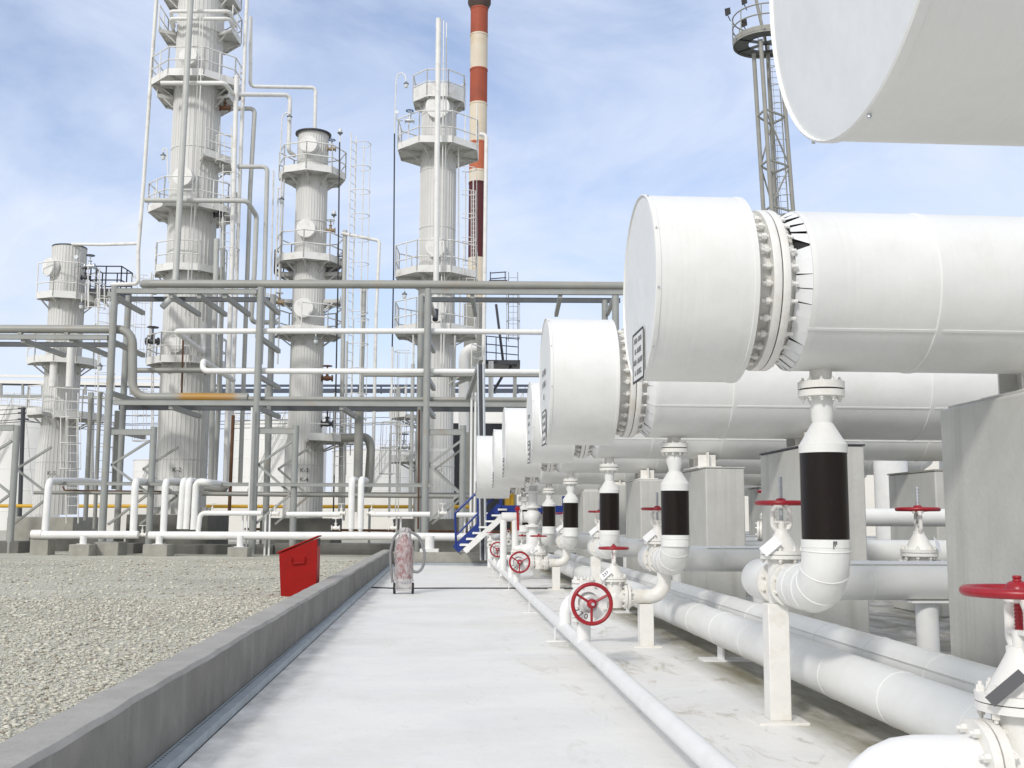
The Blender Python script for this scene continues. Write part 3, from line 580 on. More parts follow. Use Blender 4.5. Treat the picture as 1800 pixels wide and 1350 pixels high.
# ------------------------------------------------------------------ valves
def hwheel(mb_parent, z, R, name='handwheel', spokes=3, tube=.017, rise=.0):
    w = MB(); w.torus((0, 0, z), (0, 0, 1), R, tube, 44, 10)
    for k in range(spokes):
        a = 6.283 * k / spokes + .5; w.tube([(.02 * math.cos(a), .02 * math.sin(a), z - .012), (R * math.cos(a), R * math.sin(a), z)], .011, 8)
    w.lathe([(.02, -.035), (.042, -.03), (.042, .01), (.03, .03), (.02, .034)], (0, 0, z), (0, 0, 1), 16)
    return w.build(name, 'wheel', mb_parent)
def gate_valve(short, tagtext=None, numtext=None, fat=1.0):
    FL = .145 * fat
    """local: pipe axis along y through the origin, stem up z"""
    t = thing('gate_valve', 'cream gate valve with red handwheel', 'valve')
    b_ = MB(); b_.lathe([(.085, -.115), (.09, -.06), (.112, 0), (.09, .06), (.085, .115)], (0, 0, 0), (0, 1, 0), 28, False, False)
    b_.lathe([(.098, -.13), (.105, -.08), (.102, .0), (.10, .175)], (0, 0, 0), (0, 0, 1), 28); b_.build('valve_body', 'cream', t)
    for s in (-1, 1):
        f = MB().lathe([(.06, 0), (FL, 0), (FL, .032), (.06, .032)], (0, s * .112, 0), (0, s, 0), 36, False, False).build('flange', 'cream', t)
        MB().lathe([(FL - .02, .0), (FL - .02, .006)], (0, s * .144, 0), (0, s, 0), 30, False, False).build('gasket', 'black', f)
        f2 = MB().lathe([(.06, 0), (FL, 0), (FL, .03), (.06, .03)], (0, s * .150, 0), (0, s, 0), 36, False, False).build('flange', 'cream', t)
        bolts_ring(f, (0, s * .147, 0), (0, 1, 0), FL - .027, 8, .015, .085)
    BR = .168 if numtext else .150
    bf = MB(); bf.lathe([(.10, 0), (BR, 0), (BR, .026), (.0, .026)], (0, 0, .172), (0, 0, 1), 36, False, False); bf.lathe([(.0, 0), (BR, 0), (BR, .026), (.09, .026)], (0, 0, .202), (0, 0, 1), 36, False, False)
    bf = bf.build('bonnet_flange', 'white' if numtext else 'cream', t); bolts_ring(bf, (0, 0, .2), (0, 0, 1), BR - .02, 8, .014, .08)
    if numtext:
        MB().lathe([(.062, 0), (.055, .02), (.035, .05), (.03, .10)], (0, 0, .228), (0, 0, 1), 24).build('bonnet', 'white', t)
        y = MB()
        for s in (-1, 1): y.tube([(s * .02, 0, .26), (s * .042, 0, .29), (s * .042, 0, .36), (s * .02, 0, .39)], .012, 8, .02)
        y.build('yoke', 'white', t); hwheel(t, .40, .165)
        MB().lathe([(.014, 0), (.014, .05)], (0, 0, .40), (0, 0, 1), 12).build('stem', 'galv', t)
        for j, ch in enumerate(numtext):
            a = R_(212 + j * 24); lettering(ch, .066, 'text', bf, (.122 * math.cos(a), .122 * math.sin(a), .2305), (math.cos(a + 1.57), math.sin(a + 1.57), 0), (-math.cos(a), -math.sin(a), 0))
        return t
    MB().lathe([(.115, 0), (.10, .03), (.06, .10), (.045, .13), (.045, .15)], (0, 0, .228), (0, 0, 1), 28).build('bonnet', 'cream', t)
    y = MB()
    for s in (-1, 1): y.tube([(s * .03, 0, .36), (s * .062, 0, .40), (s * .062, 0, .50), (s * .03, 0, .54)], .017, 10, .04)
    y.lathe([(.03, 0), (.045, .005), (.045, .03), (.03, .035)], (0, 0, .52), (0, 0, 1), 20); y.build('yoke', 'cream', t)
    gl = MB(); gl.box(0, 0, .425, .11, .035, .016); gl.lathe([(.024, 0), (.024, .06)], (0, 0, .37), (0, 0, 1), 14)
    for s in (-1, 1): gl.lathe([(.008, 0), (.008, .09)], (s * .042, 0, .375), (0, 0, 1), 8)
    gl.build('gland', 'cream', t)
    top = .615 if short else .745
    pr = []; z = .0
    while z < top - .40: pr += [(.0155, z), (.0125, z + .006)]; z += .012
    MB().lathe(pr, (0, 0, .40), (0, 0, 1), 12).build('stem', 'wheel' if short else 'galv', t)
    hwheel(t, .557, .165)
    if tagtext is not None:
        c = Vector((-.115, -.115, .262)); pl = MB(); u = Vector((.62, -.30, .72)).normalized(); n_ = Vector((-.5, -.75, .42)).normalized()
        if len(tagtext) == 3 or tagtext == '-': c, u, n_ = [Vector((q.y, -q.x, q.z)) for q in (c, u, n_)]
        u = (u - n_ * u.dot(n_)).normalized(); v = n_.cross(u)
        cs = [c + u * a * .07 + v * bb * (.042 if tagtext != '-' else .02) for a, bb in ((-1, -1), (1, -1), (1, 1), (-1, 1))]
        pl.add([tuple(x) for x in cs] + [tuple(x - n_ * .003) for x in cs], [(0, 1, 2, 3), (7, 6, 5, 4), (0, 4, 5, 1), (1, 5, 6, 2), (2, 6, 7, 3), (3, 7, 4, 0)])
        pl = pl.build('tag_plate', 'end' if tagtext != '-' else 'dark', t)
        if len(tagtext) > 1: lettering(tagtext, .055, 'text', pl, c + n_ * .002, u, v)
    return t
vm = gate_valve(False, ' ')
GV = 'gate valves behind the wrapped downpipes'
VL = ['cream gate valve with threaded stem and red wheel touching the nearest wrapped pipe', 'gate valve with red wheel peeking out left of the second wrapped pipe', 'gate valve with red wheel showing between the third and fourth wrapped pipes',
      'gate valve with red wheel beside the fourth wrapped pipe', 'gate valve with a thin sliver of red wheel left of the fifth wrapped pipe', 'gate valve behind the farthest wrapped pipe']
for i, (d, a, b_, c_) in enumerate(DP):
    o = vm if i == 0 else dup(vm, (0, 0, 0)); o.location = N(DX[i] - .035, d + YV, .915); o.rotation_euler = (0, 0, AN + (0, .1, .4, -.3, .2, .6)[i]*0); tag(o, VL[i], 'valve', GV)
# rear valve seen through the gap right of the second pier
o = dup(vm, N(4.72, 10.6, .80), (0, 0, AN + 1.45), 'gate valve with tilted red wheel in the gap beside the large right pier', 'gate valves on the rear headers', 1.2)
o = dup(vm, N(5.9, 15.4, 1.15), (0, 0, AN + 1.2), 'small gate valve with red wheel behind the third pier', 'gate valves on the rear headers')
o.location = N(4.62, 15.2, 1.2)
o = dup(vm, N(7.4, 15.2, 1.55), (0, 0, AN + .3), 'valve whose red wheel edge shows beside the far right pier', 'gate valves on the rear headers')
# rear headers along x
t = tag(MB().tube([N(4.0, 12.3, .98), N(9.5, 12.3, .98)], .155, 28).build('pipe', 'jacket'), 'thick white jacketed pipe crossing low behind the rear gate valve', 'pipe')
t = tag(MB().tube([N(4.3, 14.3, 1.40), N(9.5, 14.3, 1.40)], .12, 24).build('pipe', 'jacket'), 'white jacketed pipe higher up crossing behind the rear gate valve', 'pipe')
t = tag(MB().tube([N(5.0, 10.6, .80), N(9.5, 10.6, .80)], .13, 24).build('pipe', 'jacket'), 'white pipe leaving the rear gate valve to the right', 'pipe')
tag(MB().cyl(N(8.2, 19.5, 0), N(8.2, 19.5, 3.0), .30, n=28).build('standpipe', 'white'), 'fat white upright pipe between the rear pipes under the shells', 'pipe')
tag(MB().cyl(N(8.1, 16.8, 0), N(8.1, 16.8, 3.0), .22, n=28).build('standpipe', 'white'), 'white upright pipe right of the fat one under the shells', 'pipe')
# ------------------------------------------------------------------ drain valves, handwheel valves and the low header
vd = gate_valve(True, '237')
vd0 = gate_valve(True, '-')
def drain(d, label, proto, zp=.53, pl=None, post=None, x=1.84):
    y = d + .52
    proto.location = N(x, y, zp); proto.rotation_euler = (0, 0, AN + math.pi / 2); proto.scale = (.92,) * 3; tag(proto, label, 'valve', 'drain gate valves along the walkway')
    t = near('drain_pipe', pl, 'pipe', x, y, zp, 'drain pipes along the walkway')
    MB().tube([(.165, 0, 0), (.55, 0, 0), (.55, 0, .28)], .078, 24, .16).build('outlet', 'cream', t)
    MB().tube([(-.165, 0, 0), (-.53, 0, 0), (-.53, 0, .2 - zp)], .066 if d > 5 else .088, 24, .19).build('inlet', 'white', t)
    p = near('support_post', post, 'post', 2.18, y - .02, 0, 'white square support posts')
    MB().box(0, 0, (zp - .08) / 2 + .006, .15, .15, zp - .09).build('post', 'cream', p, bevel=.006)
    MB().box(0, 0, .008, .30, .26, .016).build('base_plate', 'cream', p)
drain(11.26, 'cream gate valve with level red wheel and a white tag marked 237', vd, .53, 'cream drain pipe turning up under the second wrapped pipe', 'short cream post under the drain pipe right of the large upright red wheel')
drain(2.75, 'gate valve cut by the bottom right corner, dark tag plate hanging from it', vd0, .625, 'large white elbow and pipe in the bottom right corner', 'post in the bottom right corner under the nearest drain pipe', 1.76)
v = dup(vd, (0, 0, 0)); drain(20.7, 'small cream gate valve with level red wheel before the fourth wrapped pipe', v, .513, 'rust stained cream drain pipe under the fourth wrapped pipe', 'small cream post under the rust stained drain pipe')
v = dup(vd, (0, 0, 0)); drain(25.2, 'far gate valve with level red wheel before the fifth wrapped pipe', v, .45, 'far cream drain pipe under the fifth wrapped pipe', 'tiny far post under the cream drain pipe')
vw = gate_valve(True, None, '770', .72); vw2 = gate_valve(True, None, '777', .72)
HL = [(9.95, vw, 'upright red handwheel valve numbered 770, large, facing the walkway', 'white riser from the low pipe under wheel 770'),
      (19.35, vw2, 'upright red handwheel valve numbered 777, middle size', 'white riser from the low pipe under wheel 777'),
      (27.3, None, 'small far upright red handwheel valve before the blue stair', 'white riser under the farthest upright red wheel')]
for d, v, lb, pl in HL:
    if v is None: v = dup(vw2, (0, 0, 0))
    v.location = N(1.31, d + .27, .60); v.rotation_euler = (math.pi / 2, 0, AN + .05); v.scale = (1.06,) * 3; tag(v, lb, 'valve', 'upright handwheel valves on the low pipe')
    t = near('riser_pipe', pl, 'pipe', 1.31, d + .27, 0, 'risers on the low pipe')
    MB().cyl((0, 0, .2), (0, 0, .46), .066, n=24).build('riser', 'white', t)
t = near('low_header_pipe', 'long thin white pipe running low along the right side of the walkway', 'pipe', 1.31, 0, .19)
MB().tube([(0, 1.0, 0), (0, 31.2, 0)], .062, 24).build('run', 'white', t)
for y in (3.6, 12.3, 16.0, 21.0, 24.5, 28.0):
    s_ = MB(); s_.box(-.06, y, -.115, .012, .07, .15); s_.box(.10, y, -.115, .012, .07, .15); s_.box(.02, y, -.045, .17, .07, .012); s_.box(.02, y, -.184, .36, .14, .012); s_.build('bracket', 'white', t)
v = dup(vd, N(1.31, 31.0, .62), (0, 0, AN), 'far gate valve ending the low pipe, red wheel level, beside the grey conduits', 'drain gate valves along the walkway', .62)
MB().cyl(N(1.31, 31.0, 0), N(1.31, 31.0, .56), .075).build('standpipe', 'white'); tag(bpy.context.scene.collection.objects[-1], 'short white standpipe at the far end of the low pipe', 'pipe')
v = dup(vd, N(1.86, 31.5, .70), (0, 0, AN), 'far small gate valve with red wheel right of the conduits', 'drain gate valves along the walkway', .62)
# posts under main valves
for i, (d, a, b_, c_) in enumerate(DP):
    if i not in (0, 2): continue
    p = near('support_post', ['tall cream square post under the nearest gate valve', 'tall cream post under the second gate valve', 'tall cream post under the third gate valve', 'tall cream post under the fourth gate valve', 'tall cream post under the fifth gate valve', 'tall cream post under the farthest gate valve'][i], 'post', DX[i] - .11, d + YV - .06, 0, 'white square support posts')
    MB().box(0, 0, .40, .145, .145, .77).build('post', 'cream', p, bevel=.006); MB().box(0, 0, .008, .34, .30, .016).build('base_plate', 'cream', p)
# two big ground pipes
gp = MB().tube([N(2.72, .8, .30), N(2.72, 30, .30)], .165, 32)
for i in range(29): gp.torus(N(2.72, 1.3 + i * 1.02, .30), WY, .165, .004, 32, 6)
t = tag(gp.build('ground_pipe', 'jacket'), 'thick white jacketed pipe lying along the ground, nearest to the walkway', 'pipe', 'thick pipes on the ground')
gp = MB().tube([N(3.17, .8, .36), N(3.17, 30, .36)], .155, 32); gp.bar(N(3.17 - .140, .8, .36 + .072), N(3.17 - .140, 30, .36 + .072), .012, .008)
for i in range(29): gp.torus(N(3.17, 1.7 + i * 1.02, .36), WY, .155, .004, 32, 6)
t = tag(gp.build('ground_pipe', 'jacket'), 'thick white jacketed pipe lying along the ground beside the piers', 'pipe', 'thick pipes on the ground')
for y in (4.9, 10.6, 16.0, 22.0):
    p = near('pipe_rest', 'low white bracket under the thick ground pipes', 'bracket', 2.9, y, 0, 'low brackets under the ground pipes')
    MB().box(-.2, 0, .065, .02, .2, .13).box(.22, 0, .09, .02, .2, .18).box(0, 0, .01, .8, .22, .02).build('bracket', 'white', p)
# white ball valve stack beside the farthest wrapped pipe
t = near('ball_valve', 'white ball valve stack with a red lever, left of the fifth wrapped pipe', 'valve', 1.98, 24.3, 0)
st = MB(); st.cyl((0, 0, 2.1), (0, 0, 1.0), .10, n=20)
for z in (1.93, 1.60, 1.18): st.lathe([(.19, 0), (.19, .05)], (0, 0, z), (0, 0, 1), 24)
st.lathe([(.10, 0), (.17, .08), (.19, .16), (.17, .24), (.10, .32)], (0, 0, 1.25), (0, 0, 1), 24); st.tube([(0, 0, 1.4), (-.35, 0, 1.4)], .12, 16); st.lathe([(.19, 0), (.19, .05)], (-.30, 0, 1.4), (1, 0, 0), 24)
st.tube([(0, 0, 1.05), (0, 0, .70), (-.2, 0, .64), (-.45, 0, .62)], .15, 20, .2); st.build('valve_body', 'white', t)
lv = MB(); lv.bar((-.36, -.15, 1.60), (-.34, -.15, 1.10), .05, .03, (0, 1, 0)); lv.lathe([(.06, 0), (.06, .05)], (-.36, -.15, 1.58), (0, -1, 0), 12); lv.build('lever', 'wheel', t)
MB().tube([(-.3, 0, 1.4), (-.70, 0, 1.4)], .10, 16).tube([(-.40, 0, 1.35), (-.40, 0, .1)], .075, 14).tube([(-.66, 0, 1.35), (-.66, 0, .1)], .075, 14).build('branch', 'white', t)
# ------------------------------------------------------------------ walkway edge: slotted channel, cable, conduits
ch = near('slotted_channel', 'galvanised slotted steel channel running along the foot of the kerb', 'channel', -1.475, 0, 0)
c_ = MB(); c_.box(.045, 15, .028, .006, 33, .055); c_.box(0, 15, .058, .096, 33, .006); c_.box(-.046, 15, .03, .005, 33, .05); c_.build('channel', 'chan', ch)
h_ = MB()
for i in range(300):
    y = 1.6 + i * .05; h_.box(-.026, y, .0612, .010, .022, .0012)
h_.build('slot_row', 'black', ch)['kind'] = 'stuff'
tag(MB().tube([N(-1.40, 21.6, .012), N(-.9, 21.3, .012), N(0, 21.4, .012), N(1.5, 21.4, .012), N(3.3, 21.3, .012)], .014, 8).build('cable', 'dark'), 'thin dark cable lying across the walkway by the wrapped extinguisher', 'cable')
tag(MB().box(4.7, 0, .03, 12.2, .09, .06).build('edge_channel', 'chan'), 'galvanised channel at the far end of the walkway under the low kerb', 'channel'); o = C.objects[-1]; o.location = N(4.7, 32.12, .002); o.rotation_euler = (0, 0, AN)
t = thing('conduit_post', 'pair of galvanised cable conduits rising from the walkway end to the rack', 'conduit', W(849, 985, 31.6) * 1.0, 0)
for px0, px1, r_, mt in ((840, 845.5, .035, 'galv'), (844.5, 849, .06, 'dark'), (849.5, 853, .045, 'galv')):
    MB().tube([W(px0, 640, 31.6), W(px1, 985, 31.6)], r_, 12).build('conduit', mt, t, world=True)
MB().bar(W(846, 630, 32.3), W(822, 700, 34.3), .12, .12).build('brace', 'grey', t, world=True)
# ------------------------------------------------------------------ wrapped wheeled extinguisher
t = near('wheeled_extinguisher', 'red wheeled fire extinguisher wrapped in clear plastic standing on the walkway', 'fire extinguisher', -.72, 20.0, 0)
b_ = MB(); b_.lathe([(.13, 0), (.15, .04), (.15, .55), (.13, .66), (.06, .74), (.05, .80)], (0, 0, .27), (0, 0, 1), 28); b_.build('cylinder', 'red', t)
fm = MB(); prof = [(.185, 0), (.165, .05), (.172, .15), (.165, .3), (.178, .45), (.17, .60), (.15, .72), (.105, .80), (.10, .92), (.06, .97)]
fm.lathe(prof, (0, 0, .22), (0, 0, 1), 40)
fm.v = [(x * (1 + .05 * math.sin(9 * math.atan2(y, x) + z * 14)) , y * (1 + .05 * math.sin(9 * math.atan2(y, x) + z * 14)), z) for x, y, z in fm.v]
fm.build('plastic_wrap', 'film', t)
ca = MB(); ca.box(0, .02, .16, .30, .28, .22); ca.tube([(-.12, .10, .1), (-.10, .12, 1.16), (.10, .12, 1.16), (.12, .10, .1)], .017, 10); ca.build('carriage', 'film', t)
for s in (-1, 1): MB().lathe([(.04, 0), (.10, .004), (.10, .046), (.04, .05)], (s * .165 - .025, -.02, .10), (1, 0, 0), 24).build('wheel', 'black', t)
MB().tube([(.10, 0, 1.12), (.27, -.02, 1.02), (.37, -.03, .75), (.35, -.03, .47), (.23, -.03, .36), (.15, -.04, .42)], .026, 12, .2).build('hose', 'hose', t)
MB().tube([(-.10, 0, 1.12), (-.20, -.02, 1.0), (-.25, -.03, .75), (-.24, -.03, .5), (-.20, -.03, .2)], .024, 12, .2).build('hose', 'hose', t)
# ------------------------------------------------------------------ red sand box
t = near('fire_sand_box', 'red steel fire sand box with sloping lid standing in the gravel behind the kerb', 'sand box', -2.15, 16.4, GZ)
hl, hr = .63, .85; w2, dp = .27, .40
bx = MB(); P = [(-w2 + .03, 0, -.1), (w2, 0, -.1), (w2, 0, hr), (-w2 - .02, 0, hl)]; Q = [(x, dp, z) for x, y, z in P]
bx.add(P + Q, [(0, 1, 2, 3), (7, 6, 5, 4), (1, 5, 6, 2), (0, 3, 7, 4), (3, 2, 6, 7)]); bx.build('body', 'red', t, bevel=.006)
ld_ = MB().bar((-w2 - .05, dp / 2, hl + .006), (w2 + .012, dp / 2, hr + .036), dp + .04, .022).build('lid', 'red', t, bevel=.004)
MB().tube([(-.10, -.005, .56), (-.10, -.035, .55), (-.10, -.035, .48), (.09, -.035, .50), (.09, -.035, .57), (.09, -.005, .58)], .009, 8, .02).build('handle', 'red', t)
for y in (.06, .16, .28): MB().box(w2 + .004, y, hr - .06, .012, .05, .10).build('hinge', 'dark', t)
# ================================================================== plant behind: columns, rack, chimney
def pr(px, D): return px * D / F
def wtube(pts, rpx, D0=None, n=14, bend=None):
    P = [W(*p) for p in pts]; D = sum(p[2] for p in pts) / len(pts); return MB().tube(P, pr(rpx, D), n, bend)
def pipe(pts, rpx, mt, label, group=None, name='process_pipe', cat='pipe', bend=None, n=16):
    return tag(wtube(pts, rpx, n=n, bend=bend).build(name, mt), label, cat, group)
def polyring(ax, r, a0, a1, n, z):
    k = n if a1 - a0 >= 359.9 else n + 1
    return [Vector((ax[0] + r * math.cos(R_(a0 + (a1 - a0) * i / n)), ax[1] + r * math.sin(R_(a0 + (a1 - a0) * i / n)), z)) for i in range(k)]
def platform(t, ax, z, rin, R, a0=22.5, a1=382.5, n=8, rail=1.05, toe=.27, skip=(), mt='towerwhite'):
    full = a1 - a0 >= 359.9
    I, O = polyring(ax, rin, a0, a1, n, z), polyring(ax, R, a0, a1, n, z); nn = len(I); Z = Vector((0, 0, .05))
    dk = MB(); m_ = n
    for i in range(m_):
        j = (i + 1) % nn
        dk.add([I[i], O[i], O[j], I[j], I[i] + Z, O[i] + Z, O[j] + Z, I[j] + Z], [(3, 2, 1, 0), (4, 5, 6, 7), (1, 2, 6, 5), (3, 0, 4, 7)] + ([(0, 1, 5, 4)] if not full and i == 0 else []) + ([(2, 3, 7, 6)] if not full and i == m_ - 1 else []))
    dk = dk.build('platform', 'under', t, world=True)
    tb = MB(); rl = MB()
    for i in range(m_):
        j = (i + 1) % nn; a, b_ = O[i], O[j]
        tb.bar(a + Vector((0, 0, toe / 2 - .06)), b_ + Vector((0, 0, toe / 2 - .06)), .02, toe)
        if i in skip or not rail: continue
        for h in (.55, rail): rl.tube([a + Vector((0, 0, h)), b_ + Vector((0, 0, h))], .026, 6)
        mid = (a + b_) / 2
        for p in ((a, b_) if (b_ - a).length < 1.0 else (a, mid, b_)): rl.tube([p, p + Vector((0, 0, rail))], .026, 6)
    tb.build('toe_board', mt, dk, world=True)
    if rl.v: rl.build('railing', mt, dk, world=True)
    br = MB()
    for i in range(nn):
        a = (O[i] - I[i]); p = I[i]
        br.bar(p + Vector((0, 0, -.05)), O[i] - a * .04 + Vector((0, 0, -.05)), .06, .09)
        br.bar(p + Vector((0, 0, -.40)) + a * .02, I[i] + a * .62 + Vector((0, 0, -.08)), .05, .05)
    br.build('bracket', 'under', dk, world=True)
    return dk
def ladder(t, p0, p1, face, w=.42, cage=None, mt='towerwhite', parent_world=True):
    """p0, p1: foot and head; face: direction (degrees) the climber's back points to; cage: height at which hoops begin"""
    p0, p1 = Vector(p0), Vector(p1); f = Vector((math.cos(R_(face)), math.sin(R_(face)), 0)); s = Vector((-f.y, f.x, 0)); l = MB()
    for k in (-1, 1): l.tube([p0 + s * w / 2 * k, p1 + s * w / 2 * k], .024, 6)
    n = int((p1 - p0).length / .32); d = (p1 - p0) / n
    for i in range(1, n): l.tube([p0 + d * i - s * w / 2, p0 + d * i + s * w / 2], .013, 5)
    lo = l.build('ladder', mt, t, world=True)
    if cage is not None:
        cg = MB(); zz = p0.z + cage; rr = .36; hoops = []
        while zz < p1.z - .05:
            k = (zz - p0.z) / (p1.z - p0.z); c = p0 + (p1 - p0) * k
            hp = [c + f * (rr * .9 - rr * math.cos(a)) * 1.05 + s * (rr * math.sin(a)) for a in [R_(55 + 250 * q / 10) for q in range(11)]]
            cg.tube(hp, .017, 5, bend=.02, arc=1); hoops.append(hp); zz += .95
        for q in (1, 3, 5, 7, 9):
            for a, b_ in zip(hoops[:-1], hoops[1:]): cg.tube([a[q], b_[q]], .013, 5)
        cg.build('cage', mt, lo, world=True)
    return lo
def ribbed(prof, ax, nr=36, h=.016):          # standing-seam cladding
    mb = MB(); vs_ = []; fs = []; A = []
    for k in range(nr):
        a = 360 * k / nr
        A += [(a - 1.3, 0), (a - .8, h), (a + .8, h), (a + 1.3, 0)]
    n = len(A)
    for r, z in prof:
        for a, dr in A: vs_.append((ax[0] + (r + dr) * math.cos(R_(a)), ax[1] + (r + dr) * math.sin(R_(a)), z))
    for i in range(len(prof) - 1):
        for k in range(n):
            k2 = (k + 1) % n; fs.append((i * n + k, i * n + k2, (i + 1) * n + k2, (i + 1) * n + k))
    fs.append(tuple(range((len(prof) - 1) * n, len(prof) * n))); mb.add(vs_, fs); return mb
def column(label, D, pxm, pym, prof, name='distillation_column'):
    """prof: (pixel y, radius in pixels) from the top down"""
    p = W(pxm, pym, D); ax = (p.x, p.y); t = thing(name, label, 'column', (p.x, p.y, GZ), 0, 'insulated process columns')
    pf = [(pr(r, D), W(pxm, y, D).z) for y, r in reversed(prof)]
    ribbed(pf, ax).build('shell', 'clad', t, world=True, sharp=20)
    rings = MB(); 
    zt, zb = pf[-1][1], pf[0][1]; z = zb + 2.0
    while z < zt - .5:
        r = np.interp(z, [q[1] for q in pf], [q[0] for q in pf]); rings.lathe([(r, 0), (r + .022, .003), (r + .022, .03), (r, .033)], (ax[0], ax[1], z), (0, 0, 1), 64, False, False); z += 2.35
    rings.build('seam_ring', 'clad', t, world=True)
    return t, ax, pf
def manhole(t, ax, D, px, py, rpx, rin, ang, out=.28):
    z = W(px, py, D - rin).z; d = Vector((math.cos(R_(ang)), math.sin(R_(ang)), 0)); c = Vector((ax[0], ax[1], z)); r = pr(rpx, D - rin)
    MB().lathe([(r * .96, 0), (r * .96, out - .06), (r, out - .05), (r, out), (r * .98, out + .01)], c + d * (rin - .03), d, 36, False, True).build('manhole_cover', 'towerwhite', t, world=True)
def zf(px, py, D): return W(px, py, D).z
# --- K-2, the tallest
D2 = 40.0
t2, ax2, pf2 = column('tallest grey insulated column at left, rising past the top of the picture, marked K-2', D2, 335, 460, [(-140, 41), (60, 41), (480, 42), (905, 43)])
r2 = pr(41.5, D2)
for py, R, a0, a1, n, sk in ((633, 1.42, 22.5, 382.5, 8, ()), (470, 1.33, 180, 382.5, 5, (3,)), (357, 1.62, 22.5, 382.5, 8, ()), (127, 1.72, 22.5, 382.5, 8, ()), (-95, 1.72, 22.5, 382.5, 8, ())):
    platform(t2, ax2, zf(335, py, D2 - R), r2 + .02, R, a0, a1, n, skip=sk)
for py, R in ((66, 1.55), (178, 1.5), (5, 1.5)): platform(t2, ax2, zf(350, py, D2), r2 + .02, R, -25, 205, 5, rail=1.0 if py != 178 else 0)
platform(t2, ax2, zf(400, 290, D2), r2 + .02, 1.5, -60, 40, 2, rail=1.0)
for px, py, rp in ((345, 103, 17), (331, 313, 18), (318, 607, 15)): manhole(t2, ax2, D2, px, py, rp, r2, 265)
ladder(t2, W(402, 470, 39.3), W(402, 290, 39.3), -70, cage=0.6); ladder(t2, W(397, 295, 39.5), W(397, 222, 39.5), -80, cage=.1)
ladder(t2, W(268, 880, 40.2), W(268, 640, 40.2), 190, cage=2.2); ladder(t2, W(262, 640, 40.4), W(268, 480, 40.4), 190, cage=.5)
lettering('K-2', .23, 'text', t2, W(311, 826, D2 - r2 - .06), (1, 0, 0), (0, 0, 1), world=True)
MB().box(ax2[0], ax2[1], .8, 2.9, 2.9, 1.3).build('plinth', 'plinth', t2, world=True, bevel=.04)
sk_ = MB()
for k in range(20):
    a = 6.283 * k / 20; d = Vector((math.cos(a), math.sin(a), 0)); c = Vector((ax2[0], ax2[1], 0)); sk_.bar(c + d * .9 + Vector((0, 0, 1.55)), c + d * 1.12 + Vector((0, 0, 1.55)), .03, .34)
sk_.lathe([(1.18, 0), (1.18, .05)], (ax2[0], ax2[1], 1.42), (0, 0, 1), 40); sk_.build('base_ring', 'under', t2, world=True)
MB().tube([W(322, 590, 38.2), W(319, 705, 38.2)], .035, 8).build('downlead', 'rust', t2, world=True)
for i, dx in enumerate((0, 6)): MB().tube([W(352 + dx - i, 30, 38.4), W(343 + dx, 240, 38.4), W(329 + dx, 520, 38.4), W(316 + dx, 700, 38.4)], .02, 6).build('impulse_line', 'towerwhite', t2, world=True)
# --- K-3 / K-4
D3 = 41.0
t3, ax3, pf3 = column('slim grey insulated column in the middle with three white round covers, marked K-3', D3, 544, 480, [(238, 27), (300, 27.2), (700, 28.8), (768, 29), (790, 33), (912, 33.5)])
r3 = pr(28, D3)
for py, R, sk in ((295, 1.30, ()), (451, 1.30, ()), (580, 1.30, (7,))): platform(t3, ax3, zf(544, py, D3 - R), r3, R, 270, 630, 8, skip=sk)
platform(t3, ax3, zf(544, 482, D3), r3, 1.33, -10, 190, 5, mt='rust', rail=.9); platform(t3, ax3, zf(544, 530, D3), r3, 1.3, -15, 195, 5, rail=0)
platform(t3, ax3, zf(590, 775, D3 - .6), r3, 1.9, -75, 10, 3)
for px, py, rp in ((546, 257, 16), (541, 404, 17), (537, 543, 17.5)): manhole(t3, ax3, D3, px, py, rp, r3, 268)
ladder(t3, W(615, 560, 40.6), W(622, 236, 40.6), -20, cage=.2); ladder(t3, W(611, 800, 40.6), W(617, 560, 40.6), -20, cage=.4); ladder(t3, W(598, 835, 40.2), W(598, 690, 40.2), -90, cage=1.5)
lettering('K-3\nK-4', .23, 'text', t3, W(534.5, 835, D3 - r3 - .12), (1, 0, 0), (0, 0, 1), world=True)
MB().box(ax3[0], ax3[1], .75, 2.6, 2.6, 1.2).build('plinth', 'plinth', t3, world=True, bevel=.04)
MB().lathe([(.70, 0), (.70, .05)], (ax3[0], ax3[1], zf(546, 238, D3)), (0, 0, 1), 48).build('top_rim', 'dark', t3, world=True)
MB().tube([W(606.5, 405, 40.6), W(603, 600, 40.6), W(598, 905, 40.6)], .085, 10).build('cable_duct', 'towergrey', t3, world=True)
MB().tube([W(597, 250, 40.4), W(594, 500, 40.4), W(586, 905, 40.4)], .03, 6).build('downlead', 'dark', t3, world=True)
for dx, y0 in ((0, 300), (8, 330), (14, 300)): MB().tube([W(481 + dx, y0, 40.5), W(476 + dx, 520, 40.5)], .035, 6).build('standpipe', 'towerwhite', t3, world=True)
